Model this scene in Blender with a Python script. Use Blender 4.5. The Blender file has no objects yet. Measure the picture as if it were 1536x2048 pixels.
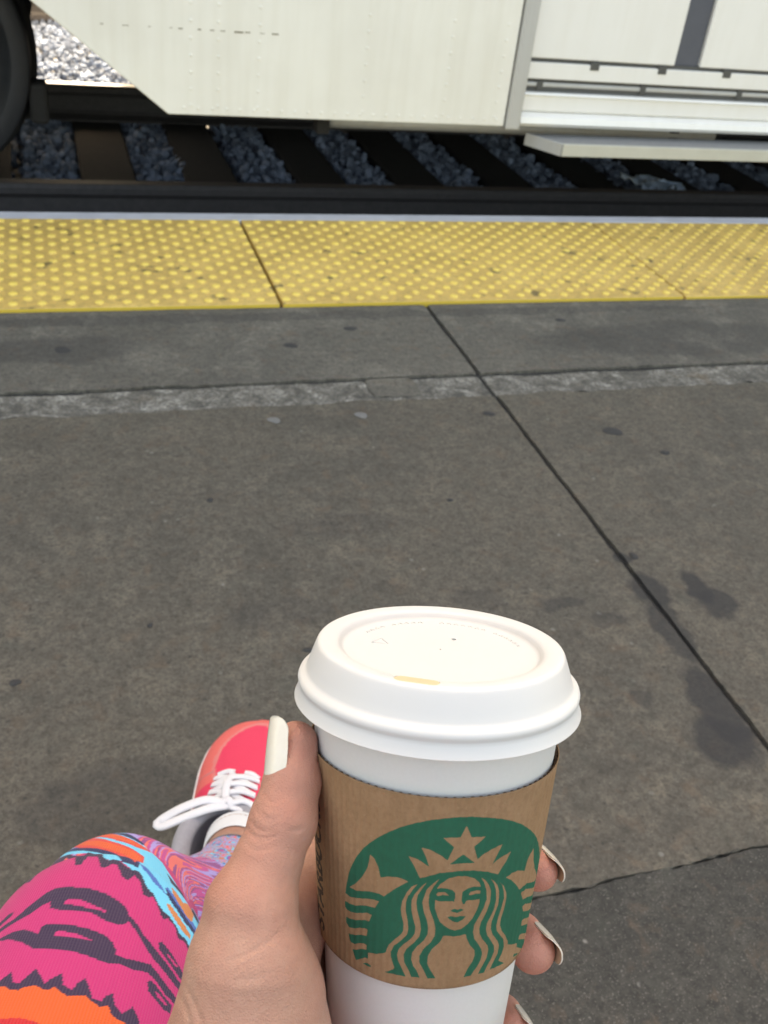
import bpy, bmesh, math, random
import numpy as np
from mathutils import Vector, Matrix

random.seed(7)
rng = np.random.default_rng(11)
sc = bpy.context.scene
COL = sc.collection

# ------------------------------------------------------------------ camera
# world: X runs along the platform edge, Y across it towards the train, Z up; platform top is Z = 0
CAM_H = 1.05
FPX = 1996.0                      # focal length in pixels of a 1536 x 2048 frame
RM = np.array([[0.9527, -0.0796, 0.2933], [-0.2850, -0.5699, 0.7707], [0.1058, -0.8178, -0.5657]])
u_, s_, v_ = np.linalg.svd(RM); RM = u_ @ v_
CAMP = np.array([0, 0, CAM_H])
def P(u, v, z):
    """point in the world at depth z (metres) along the sight line of a picture point"""
    return CAMP + RM @ (np.array([u - 768.0, v - 1024.0, FPX]) / FPX * z)
cam = bpy.data.cameras.new('camera'); camo = bpy.data.objects.new('camera', cam); COL.objects.link(camo)
m3 = np.stack([RM[:, 0], -RM[:, 1], -RM[:, 2]], 1)
camo.matrix_world = Matrix([[*m3[0], 0], [*m3[1], 0], [*m3[2], CAM_H], [0, 0, 0, 1]])
cam.sensor_fit = 'VERTICAL'; cam.sensor_height = 36; cam.sensor_width = 27
cam.lens = 36 * FPX / 2048
cam.clip_start = 0.01; cam.clip_end = 2000
cam.dof.use_dof = True; cam.dof.focus_distance = 0.40
cam.dof.aperture_fstop = cam.lens / 1.3         # 1.3 mm pupil of a phone lens
sc.camera = camo

# ------------------------------------------------------------------ light
SUN_EL, SUN_AZ = math.radians(46), math.radians(8)   # sun stands behind the train (+Y), a little to the right
w = bpy.data.worlds.new('World'); sc.world = w; w.use_nodes = True
nt = w.node_tree; nt.nodes.clear()
sky = nt.nodes.new('ShaderNodeTexSky'); sky.sky_type = 'NISHITA'; sky.sun_disc = False
sky.sun_elevation = SUN_EL; sky.sun_rotation = SUN_AZ
sky.dust_density = 3.5; sky.air_density = 1.0; sky.ozone_density = 1.0; sky.altitude = 20
bg = nt.nodes.new('ShaderNodeBackground'); bg.inputs['Strength'].default_value = 0.15
out = nt.nodes.new('ShaderNodeOutputWorld')
nt.links.new(sky.outputs[0], bg.inputs[0]); nt.links.new(bg.outputs[0], out.inputs[0])
sun = bpy.data.lights.new('sun', 'SUN'); sun.energy = 4.5; sun.angle = math.radians(0.5); sun.color = (1, 0.98, 0.94)
suno = bpy.data.objects.new('sun', sun); COL.objects.link(suno)
sd = Vector((math.sin(SUN_AZ) * math.cos(SUN_EL), math.cos(SUN_AZ) * math.cos(SUN_EL), math.sin(SUN_EL)))
suno.rotation_euler = sd.to_track_quat('Z', 'Y').to_euler()
vs = sc.view_settings
vs.view_transform = 'Standard'; vs.look = 'None'; vs.gamma = 1; vs.use_curve_mapping = False
vs.exposure = 2.2
vs.use_white_balance = True; vs.white_balance_temperature = 10200; vs.white_balance_tint = 10   # phone balanced for open shade

# ------------------------------------------------------------------ helpers
def mesh_obj(name, verts, faces, mats=None, parent=None, smooth=False, fmat=None):
    me = bpy.data.meshes.new(name)
    me.from_pydata([tuple(map(float, p)) for p in verts] if not isinstance(verts, np.ndarray) else verts.tolist(),
                   [], faces if isinstance(faces, list) else faces.tolist())
    for m in (mats or []): me.materials.append(m)
    if fmat is not None: me.polygons.foreach_set('material_index', np.asarray(fmat, dtype=np.int32))
    if smooth: me.polygons.foreach_set('use_smooth', np.ones(len(me.polygons), dtype=bool))
    me.update()
    o = bpy.data.objects.new(name, me); COL.objects.link(o)
    if parent: o.parent = parent
    return o
def from_bm(name, bm, mats=None, parent=None, smooth=False):
    me = bpy.data.meshes.new(name); bm.to_mesh(me); bm.free()
    for m in (mats or []): me.materials.append(m)
    if smooth: me.polygons.foreach_set('use_smooth', np.ones(len(me.polygons), dtype=bool))
    o = bpy.data.objects.new(name, me); COL.objects.link(o)
    if parent: o.parent = parent
    return o
def tag(o, label=None, cat=None, group=None, kind=None):
    if label: o['label'] = label
    if cat: o['category'] = cat
    if group: o['group'] = group
    if kind: o['kind'] = kind
    return o
def empty(name, loc=(0, 0, 0)):
    o = bpy.data.objects.new(name, None); o.location = loc; o.empty_display_size = 0.1; COL.objects.link(o); return o
def keep(o, parent):
    o.parent = parent; o.matrix_parent_inverse = Matrix.Translation(parent.location).inverted(); return o
def bm_box(bm, x0, x1, y0, y1, z0, z1, bev=0.0, seg=2):
    b = bmesh.new()
    r = bmesh.ops.create_cube(b, size=1.0)
    for v in b.verts:
        v.co = ((x0 + x1) / 2 + v.co.x * (x1 - x0), (y0 + y1) / 2 + v.co.y * (y1 - y0), (z0 + z1) / 2 + v.co.z * (z1 - z0))
    if bev > 0: bmesh.ops.bevel(b, geom=b.edges[:], offset=bev, segments=seg, affect='EDGES', profile=0.5)
    me = bpy.data.meshes.new('t'); b.to_mesh(me); b.free(); bm.from_mesh(me); bpy.data.meshes.remove(me)
def box(name, x0, x1, y0, y1, z0, z1, mat, parent=None, bev=0.0, seg=2):
    bm = bmesh.new(); bm_box(bm, x0, x1, y0, y1, z0, z1, bev, seg); return from_bm(name, bm, [mat], parent)
def extrude_poly(name, pts, axis, a0, a1, mat, parent=None, bev=0.0):
    """closed polygon (pairs) pushed from a0 to a1 along axis 0/1/2"""
    def to3(p, a):
        q = list(p); q.insert(axis, a); return q
    bm = bmesh.new()
    A = [bm.verts.new(to3(p, a0)) for p in pts]; B = [bm.verts.new(to3(p, a1)) for p in pts]
    bm.faces.new(A); bm.faces.new(B[::-1])
    n = len(pts)
    for i in range(n): bm.faces.new([A[i], B[i], B[(i + 1) % n], A[(i + 1) % n]])
    bmesh.ops.recalc_face_normals(bm, faces=bm.faces[:])
    if bev > 0: bmesh.ops.bevel(bm, geom=bm.edges[:], offset=bev, segments=2, affect='EDGES', profile=0.5)
    return from_bm(name, bm, [mat], parent)
def grid_faces(nr, nc, close_c=False):
    r = np.arange(nr - 1)[:, None]; c = np.arange(nc if close_c else nc - 1)[None, :]
    c2 = (c + 1) % nc
    f = np.stack([r * nc + c, r * nc + c2, (r + 1) * nc + c2, (r + 1) * nc + c], -1)
    return f.reshape(-1, 4)
def lathe(name, prof, n, mat, parent=None, closed=False, smooth=True):
    """prof: list of (r, h); spun about local Z"""
    prof = np.array(prof, float); th = np.linspace(0, 2 * np.pi, n, endpoint=False)
    V = np.stack([prof[:, :1] * np.cos(th), prof[:, :1] * np.sin(th), np.repeat(prof[:, 1:], n, 1)], -1).reshape(-1, 3)
    F = grid_faces(len(prof), n, True)
    if closed:
        a = (len(prof) - 1) * n; i = np.arange(n)
        F = np.vstack([F, np.stack([a + i, a + (i + 1) % n, (i + 1) % n, i], -1)])
    return mesh_obj(name, V, F, [mat], parent, smooth)
def tube(path, rad, n=8, flat=1.0, up=None, caps=True):
    """verts, faces of a tube along path; flat squeezes it along 'up'"""
    path = np.asarray(path, float); k = len(path)
    rad = np.broadcast_to(np.asarray(rad, float), (k,))
    T = np.gradient(path, axis=0); T /= np.linalg.norm(T, axis=1, keepdims=True) + 1e-12
    ref = np.array(up if up is not None else [0.13, 0.2, 1.0])
    N = ref - T * (T @ ref)[:, None]; N /= np.linalg.norm(N, axis=1, keepdims=True)
    B = np.cross(T, N)
    a = np.linspace(0, 2 * np.pi, n, endpoint=False)
    V = path[:, None] + rad[:, None, None] * (np.cos(a)[None, :, None] * B[:, None] + flat * np.sin(a)[None, :, None] * N[:, None])
    F = grid_faces(k, n, True).tolist()
    if caps: F += [list(range(n))[::-1], list(range((k - 1) * n, k * n))]
    return V.reshape(-1, 3), F
def join_vf(parts):
    V = []; F = []; o = 0
    for v, f in parts:
        V.append(np.asarray(v)); F += [[i + o for i in q] for q in f]; o += len(v)
    return np.vstack(V), F
def catmull(pts, n):
    """smooth curve through pts (any dimension), n samples, even in arc length"""
    p = np.asarray(pts, float); p = np.vstack([2 * p[0] - p[1], p, 2 * p[-1] - p[-2]])
    out = []
    for i in range(1, len(p) - 2):
        t = np.linspace(0, 1, 60, endpoint=(i == len(p) - 3))[:, None]
        a, b, c, d = p[i - 1], p[i], p[i + 1], p[i + 2]
        out.append(0.5 * (2 * b + (c - a) * t + (2 * a - 5 * b + 4 * c - d) * t ** 2 + (3 * b - a - 3 * c + d) * t ** 3))
    q = np.vstack(out)
    L = np.r_[0, np.cumsum(np.linalg.norm(np.diff(q[:, :3], axis=0), axis=1))]
    s = np.linspace(0, L[-1], n)
    return np.stack([np.interp(s, L, q[:, k]) for k in range(q.shape[1])], 1), s
def set_color(o, cols, name='col'):
    a = o.data.color_attributes.new(name, 'FLOAT_COLOR', 'POINT')
    a.data.foreach_set('color', np.c_[cols, np.ones(len(cols))].astype(np.float32).ravel())
def inside(px, py, poly):
    poly = np.asarray(poly, float); res = np.zeros(px.shape, bool)
    x0, y0 = poly.min(0); x1, y1 = poly.max(0)
    m = (px >= x0) & (px <= x1) & (py >= y0) & (py <= y1)
    if not m.any(): return res
    x, y = px[m], py[m]; c = np.zeros(x.shape, bool)
    for i in range(len(poly)):
        (xa, ya), (xb, yb) = poly[i - 1], poly[i]
        if ya == yb: continue
        c ^= ((ya > y) != (yb > y)) & (x < (xb - xa) * (y - ya) / (yb - ya) + xa)
    res[m] = c; return res

# ------------------------------------------------------------------ materials
class NT:
    def __init__(s, name):
        s.m = bpy.data.materials.new(name); s.m.use_nodes = True; s.t = s.m.node_tree
        s.b = s.t.nodes['Principled BSDF']; s.o = s.t.nodes['Material Output']
    def n(s, kind, **kw):
        x = s.t.nodes.new(kind)
        for k, v in kw.items():
            if k in x.inputs: x.inputs[k].default_value = v
            else: setattr(x, k, v)
        return x
    def l(s, a, b): s.t.links.new(a, b)
    def pos(s, scale=(1, 1, 1), kind='Position'):
        g = s.n('ShaderNodeNewGeometry').outputs['Position'] if kind == 'Position' else s.n('ShaderNodeTexCoord').outputs[kind]
        mp = s.n('ShaderNodeMapping'); mp.inputs['Scale'].default_value = scale; s.l(g, mp.inputs[0]); return mp.outputs[0]
    def noise(s, vec, scale, detail=4, rough=0.6, dist=0.0):
        x = s.n('ShaderNodeTexNoise'); x.inputs['Scale'].default_value = scale; x.inputs['Detail'].default_value = detail
        x.inputs['Roughness'].default_value = rough; x.inputs['Distortion'].default_value = dist
        s.l(vec, x.inputs['Vector']); return x.outputs['Fac']
    def voro(s, vec, scale, feature='F1', out='Distance'):
        x = s.n('ShaderNodeTexVoronoi'); x.feature = feature; x.inputs['Scale'].default_value = scale
        s.l(vec, x.inputs['Vector']); return x.outputs[out]
    def ramp(s, fac, stops, mode='LINEAR'):
        r = s.n('ShaderNodeValToRGB'); r.color_ramp.interpolation = mode
        e = r.color_ramp.elements
        while len(e) < len(stops): e.new(0.5)
        for i, (p, c) in enumerate(stops):
            e[i].position = p; e[i].color = (*c, 1) if hasattr(c, '__len__') else (c, c, c, 1)
        s.l(fac, r.inputs[0]); return r.outputs[0]
    def mix(s, fac, a, b, mode='MIX'):
        x = s.n('ShaderNodeMix'); x.data_type = 'RGBA'; x.blend_type = mode
        for sock, val in ((x.inputs['Factor'], fac), (x.inputs['A'], a), (x.inputs['B'], b)):
            pass
        ins = [i for i in x.inputs if i.enabled]
        for sock, val in zip(ins, (fac, a, b)):
            if hasattr(val, 'is_linked'): s.l(val, sock)
            elif hasattr(val, '__len__'): sock.default_value = (*val, 1)
            else: sock.default_value = val
        return [q for q in x.outputs if q.enabled][0]
    def math(s, op, a, b=0.0, clamp=False):
        x = s.n('ShaderNodeMath'); x.operation = op; x.use_clamp = clamp
        for i, v in enumerate((a, b)):
            if hasattr(v, 'is_linked'): s.l(v, x.inputs[i])
            else: x.inputs[i].default_value = v
        return x.outputs[0]
    def bump(s, h, strength=0.3, dist=0.002):
        b = s.n('ShaderNodeBump'); b.inputs['Strength'].default_value = strength; b.inputs['Distance'].default_value = dist
        s.l(h, b.inputs['Height']); s.l(b.outputs[0], s.b.inputs['Normal']); return b
    def set(s, base=None, rough=None, metal=None, **kw):
        for k, v in (('Base Color', base), ('Roughness', rough), ('Metallic', metal), *kw.items()):
            if v is None: continue
            if hasattr(v, 'is_linked'): s.l(v, s.b.inputs[k])
            elif hasattr(v, '__len__') and len(v) == 3 and k != 'Subsurface Radius': s.b.inputs[k].default_value = (*v, 1)
            else: s.b.inputs[k].default_value = v
        return s.m
def plain(name, base, rough=0.6, metal=0.0, var=0.12, scale=30, bump=0.0):
    t = NT(name); p = t.pos(); n = t.noise(p, scale, 5)
    c = t.mix(n, tuple(b * (1 - var) for b in base), tuple(min(1, b * (1 + var)) for b in base))
    t.set(c, rough, metal)
    if bump: t.bump(n, bump, 0.001)
    return t.m

def mat_concrete(name, tone, warm, specks=0.25, stains=(), ms=11, lo=0.60, hi=1.35):
    t = NT(name); p = t.pos()
    big = t.noise(p, 1.6, 6, 0.62, 0.4); mid = t.noise(p, ms, 8, 0.74, 0.3); fine = t.noise(p, 160, 5, 0.75); grit = t.noise(p, 420, 2, 0.6)
    c = t.ramp(mid, [(0.30, tuple(x * lo for x in tone)), (0.52, tone), (0.70, tuple(x * hi for x in warm))])
    c = t.mix(t.ramp(big, [(0.36, 0), (0.66, 1)]), c, tuple(x * 1.12 for x in warm), 'MIX') if False else t.mix(t.math('MULTIPLY', t.ramp(big, [(0.40, 0), (0.62, 1)]), 0.55), c, t.mix(fine, tuple(x * 0.8 for x in warm), tuple(x * 1.25 for x in warm)))
    c = t.mix(t.math('MULTIPLY', t.ramp(fine, [(0.40, 1), (0.54, 0)]), 0.55), c, tuple(x * 0.42 for x in tone))
    c = t.mix(t.math('MULTIPLY', t.ramp(grit, [(0.60, 0), (0.72, 1)]), specks), c, (0.30, 0.28, 0.24))
    lump = t.noise(p, 62, 4, 0.6, 0.5); hue = t.noise(p, 24, 4, 0.6, 0.4)
    c = t.mix(1.0, c, t.ramp(lump, [(0.30, 0.74), (0.50, 1.0), (0.70, 1.24)]), 'MULTIPLY')
    c = t.mix(t.math('MULTIPLY', t.ramp(hue, [(0.56, 0), (0.70, 1)]), 0.40), c, (0.150, 0.100, 0.066))
    c = t.mix(t.math('MULTIPLY', t.ramp(hue, [(0.30, 1), (0.42, 0)]), 0.30), c, (0.078, 0.082, 0.066))
    pit = t.noise(p, 95, 2, 0.5)
    c = t.mix(t.math('MULTIPLY', t.ramp(pit, [(0.27, 1), (0.34, 0)]), 0.7), c, (0.035, 0.033, 0.030))
    sp = t.voro(p, 34); sel = t.noise(p, 21, 2)
    c = t.mix(t.math('MULTIPLY', t.math('MULTIPLY', t.ramp(sp, [(0.10, 1), (0.16, 0)]), t.ramp(sel, [(0.58, 0), (0.64, 1)])), specks * 1.6, True), c, (0.26, 0.25, 0.22))
    for (sx, sy, rx, ry, a) in stains:      # oil stains soaked into the slab
        m = t.n('ShaderNodeVectorMath'); m.operation = 'SUBTRACT'
        wob = t.n('ShaderNodeTexNoise'); wob.inputs['Scale'].default_value = 16; wob.inputs['Detail'].default_value = 5; t.l(p, wob.inputs['Vector'])
        ad = t.n('ShaderNodeVectorMath'); ad.operation = 'MULTIPLY_ADD'
        t.l(wob.outputs['Color'], ad.inputs[0]); ad.inputs[1].default_value = (0.06, 0.06, 0); t.l(p, ad.inputs[2])
        t.l(ad.outputs[0], m.inputs[0]); m.inputs[1].default_value = (sx + 0.03, sy + 0.03, 0)
        sc_ = t.n('ShaderNodeVectorMath'); sc_.operation = 'MULTIPLY'; t.l(m.outputs[0], sc_.inputs[0]); sc_.inputs[1].default_value = (1 / rx, 1 / ry, 0)
        ln = t.n('ShaderNodeVectorMath'); ln.operation = 'LENGTH'; t.l(sc_.outputs[0], ln.inputs[0])
        f = t.math('MULTIPLY', t.ramp(ln.outputs['Value'], [(0.72, 1), (1.0, 0)]), a)
        c = t.mix(f, c, (0.030, 0.029, 0.030))
    t.set(c, t.ramp(mid, [(0.3, 0.72), (0.7, 0.9)]))
    h = t.mix(0.5, fine, grit); t.bump(h, 0.35, 0.002)
    return t.m

# ------------------------------------------------------------------ print and surface tables
GUMS = [(1.1448, 1.6615, 0.0203, 0.0188, 1, -0.2), (0.8896, 1.7662, 0.0128, 0.0112, 1, -0.2), (0.521, 2.134, 0.0157, 0.0154, 1, -0.2), (-0.0014, 2.1474, 0.0194, 0.0163, 1, -0.2), (0.4094, 1.7879, 0.0126, 0.0135, 0, -0.2), (0.5999, 1.7894, 0.0132, 0.0141, 0, -0.2), (0.9647, 1.2307, 0.0087, 0.0102, 1, -0.2), (0.3237, 1.0904, 0.0092, 0.0063, 1, -0.2), (-0.1023, 1.0983, 0.0081, 0.0065, 1, -0.2), (0.6907, 2.2189, 0.018, 0.012, 1, -0.2), (1.2845, 2.2369, 0.0132, 0.0111, 1, -0.2), (0.6318, 1.0474, 0.0049, 0.0038, 1, -0.2), (1.2208, 1.5616, 0.0117, 0.0089, 1, -0.2), (0.2344, 1.5126, 0.0063, 0.0065, 1, -0.2), (0.6836, 1.4516, 0.0059, 0.0056, 1, -0.2), (0.0937, 1.1882, 0.0053, 0.0046, 1, -0.2)]
LOGO = [(1, [-702, -5595, -688, -5234, -658, -4787, -619, -4401, -569, -4026, -509, -3668, -453, -3407, -377, -3104, -289, -2813, -200, -2564, -94, -2345, 18, -2183, 119, -2100, 212, -2058, 326, -2071, 448, -2163, 569, -2297, 680, -2481, 796, -2743, 923, -3124, 1043, -3545, 1147, -4011, 1241, -4473, 1400, -5215, 1399, -5566, 1399, -5845, 1398, -6020, 1311, -5967, 1045, -5472, 955, -5442, 1012, -5807, 1099, -5884, 1317, -6264, 1398, -6303, 1398, -6491, 1399, -6652, 1329, -6584, 1078, -6091, 1040, -6118, 1069, -6355, 1238, -6675, 1398, -6935, 1398, -7143, 1399, -7274, 1136, -6763, 1081, -6751, 1094, -6945, 1233, -7197, 1399, -7543, 1399, -7754, 1400, -7895, 1138, -7337, 1089, -7324, 1090, -7468, 1174, -7625, 1400, -8138, 1340, -8207, 1257, -8170, 1072, -7716, 1061, -7538, 967, -7401, 881, -7239, -280, -7074, -299, -7134, -368, -7262, -454, -7338, -453, -7567, -490, -7588, -534, -7714, -584, -7842, -608, -7707, -627, -7526, -580, -7450, -520, -7306, -473, -7267, -470, -7110, -498, -7067, -557, -7167, -603, -7288, -643, -7288, -659, -7192, -675, -7020, -594, -6930, -520, -6787, -471, -6757, -461, -6503, -492, -6502, -549, -6584, -602, -6703, -666, -6774, -699, -6662, -698, -6453, -665, -6443, -594, -6374, -493, -6202, -445, -6178, -423, -5909, -466, -5899, -549, -6046, -608, -6138, -680, -6184, -709, -6103, -708, -5888, -654, -5886, -585, -5835, -514, -5702, -447, -5634, -395, -5622, -359, -5339, -403, -5337, -454, -5374, -535, -5489, -622, -5604, -661, -5630]), (1, [-512, -7842, -461, -7733, -426, -7781, -423, -7840, -461, -7849]), (1, [1031, -8011, 1050, -7918, 1145, -8098, 1113, -8106]), (1, [-238, -7001, -239, -7205, -221, -7441, -205, -7577, -213, -7650, -290, -7838, -108, -7826, -42, -7809, 20, -7806, 94, -7817, 160, -7812, 106, -7502, 75, -7253, 76, -6973, 103, -6741, 171, -6436, 162, -5986, -211, -6670]), (1, [386, -6257, 447, -5850, 800, -6831, 829, -7237, 810, -7464, 782, -7677, 878, -7941, 799, -7900, 683, -7863, 626, -7890, 552, -7866, 476, -7853, 406, -7848, 440, -7564, 477, -7314, 493, -7098, 482, -6885, 437, -6695, 397, -6414]), (0, [-446, -3789, -409, -3882, -372, -4121, -352, -4481, -300, -4382, -232, -4322, -177, -4319, -122, -4395, -185, -4592, -251, -4824, -316, -5105, -367, -5059, -448, -5099, -577, -5281, -652, -5279, -584, -5035, -515, -4664, -470, -4304, -454, -4041]), (0, [1047, -3995, 1080, -4402, 1163, -4941, 1399, -5771, 1273, -5654, 1036, -5242, 916, -5260, 849, -4962, 774, -4687, 707, -4509, 768, -4433, 844, -4448, 947, -4630, 961, -4334, 997, -4102]), (0, [-132, -3495, -53, -3574, 31, -3786, 3, -3464, -38, -3153, 24, -3184, 99, -3341, 133, -3431, 169, -3548, 185, -3679, 286, -3660, 387, -3690, 406, -3570, 459, -3413, 532, -3293, 615, -3216, 585, -3521, 544, -3854, 611, -3692, 722, -3592, 675, -3909, 615, -4277, 512, -4090, 389, -3955, 276, -3920, 117, -3980, 34, -4107, -33, -4220, -75, -3884]), (0, [286, -2365, 319, -2632, 334, -2773, 454, -2818, 365, -3121, 406, -3570, 387, -3690, 284, -3346, 185, -3679, 167, -3548, 207, -3088, 118, -2762, 249, -2753]), (0, [103, -4548, 129, -4363, 160, -4265, 196, -4158, 265, -4104, 337, -4134, 403, -4248, 447, -4415, 467, -4588, 469, -4821, 465, -4875, 471, -5150, 458, -5411, 429, -5662, 387, -5883, 331, -6027, 285, -6053, 243, -6008, 189, -5863, 152, -5726, 130, -5542, 102, -5250, 98, -5030, 101, -4875]), (1, [103, -4548, 138, -4507, 182, -4531, 227, -4584, 254, -4711, 260, -4931, 255, -4866, 251, -5023, 236, -4983, 192, -4989, 137, -4989, 113, -4967, 96, -4909, 94, -4779]), (0, [103, -4729, 118, -4666, 170, -4652, 192, -4738, 212, -4796, 165, -4761, 152, -4749, 121, -4805, 107, -4777]), (1, [471, -4591, 406, -4533, 349, -4575, 312, -4680, 313, -4966, 312, -4981, 327, -5122, 341, -5116, 353, -4999, 409, -5019, 467, -5024, 474, -4883, 477, -4779]), (0, [367, -4803, 382, -4714, 428, -4681, 466, -4721, 466, -4831, 426, -4802, 380, -4834]), (1, [230, -5338, 246, -5279, 271, -5274, 289, -5304, 311, -5283, 338, -5324, 325, -5367, 286, -5419, 251, -5379]), (1, [207, -5543, 238, -5529, 267, -5556, 290, -5558, 324, -5547, 363, -5571, 339, -5683, 304, -5766, 259, -5727, 223, -5620]), (0, [183, -6236, 220, -6228, 261, -6263, 320, -6272, 367, -6233, 386, -6257, 397, -6414, 437, -6695, 482, -6885, 493, -7098, 477, -7314, 440, -7564, 410, -7850, 160, -7807, 106, -7502, 75, -7253, 76, -6973, 103, -6741, 171, -6436, 190, -6237]), (0, [-46, -4419, -93, -4544, -128, -4763, -158, -5071, -163, -5115, -171, -5392, -163, -5631, -143, -5911, -143, -6159, -156, -6294, -212, -6546, -258, -6771, -281, -6998, -286, -7119, -242, -7208, -241, -7029, -216, -6776, -153, -6517, -110, -6283, -102, -6078, -110, -5787, -132, -5408, -132, -5115, -116, -4859, -111, -4871, -81, -4633]), (0, [29, -4301, -18, -4502, -63, -4767, -87, -5018, -89, -5084, -85, -5375, -67, -5684, -43, -5967, -46, -6192, -74, -6409, -134, -6652, -173, -6861, -186, -7075, -174, -7293, -141, -7545, -102, -7822, -51, -7827, -81, -7577, -121, -7299, -130, -7027, -109, -6809, -49, -6544, -7, -6298, 2, -6019, -11, -5728, -38, -5372, -50, -5085, -41, -4812, -26, -4699, 3, -4468]), (0, [120, -4184, 75, -4348, 26, -4580, 2, -4970, -2, -5061, 14, -5372, 44, -5682, 60, -5950, 59, -6199, 34, -6406, -24, -6682, -58, -6902, -63, -7158, -42, -7400, -11, -7563, 20, -7806, 88, -7818, 47, -7515, 8, -7249, 4, -6997, 34, -6733, 92, -6466, 119, -6237, 119, -5963, 99, -5669, 59, -5284, 47, -5018, 48, -4775, 50, -4741, 77, -4468]), (0, [456, -4240, 494, -4476, 522, -4744, 539, -5121, 533, -5131, 520, -5390, 480, -5702, 451, -5952, 449, -6201, 468, -6468, 516, -6713, 551, -6927, 569, -7126, 560, -7346, 528, -7594, 476, -7853, 552, -7866, 591, -7588, 624, -7319, 631, -7046, 611, -6843, 551, -6572, 515, -6334, 504, -6123, 513, -5906, 552, -5545, 574, -5246, 573, -4974, 567, -4812, 535, -4560, 496, -4356]), (0, [543, -4349, 587, -4563, 614, -4813, 638, -5228, 637, -5193, 627, -5528, 597, -5818, 576, -5995, 573, -6217, 595, -6469, 641, -6703, 693, -7002, 704, -7222, 676, -7465, 618, -7880, 683, -7849, 716, -7626, 751, -7343, 755, -7067, 725, -6843, 655, -6518, 622, -6248, 621, -5970, 643, -5748, 665, -5426, 660, -5073, 653, -4907, 625, -4679, 584, -4487]), (0, [629, -4524, 677, -4741, 708, -5003, 729, -5346, 722, -5277, 711, -5612, 688, -5931, 680, -6196, 696, -6421, 749, -6675, 798, -6880, 829, -7237, 882, -7254, 873, -7108, 826, -6823, 757, -6508, 724, -6257, 723, -6004, 742, -5680, 748, -5340, 744, -5185, 734, -5063, 698, -4792])]
TXT_PHI, TXT_H = -1.0900, -0.07892
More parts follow.
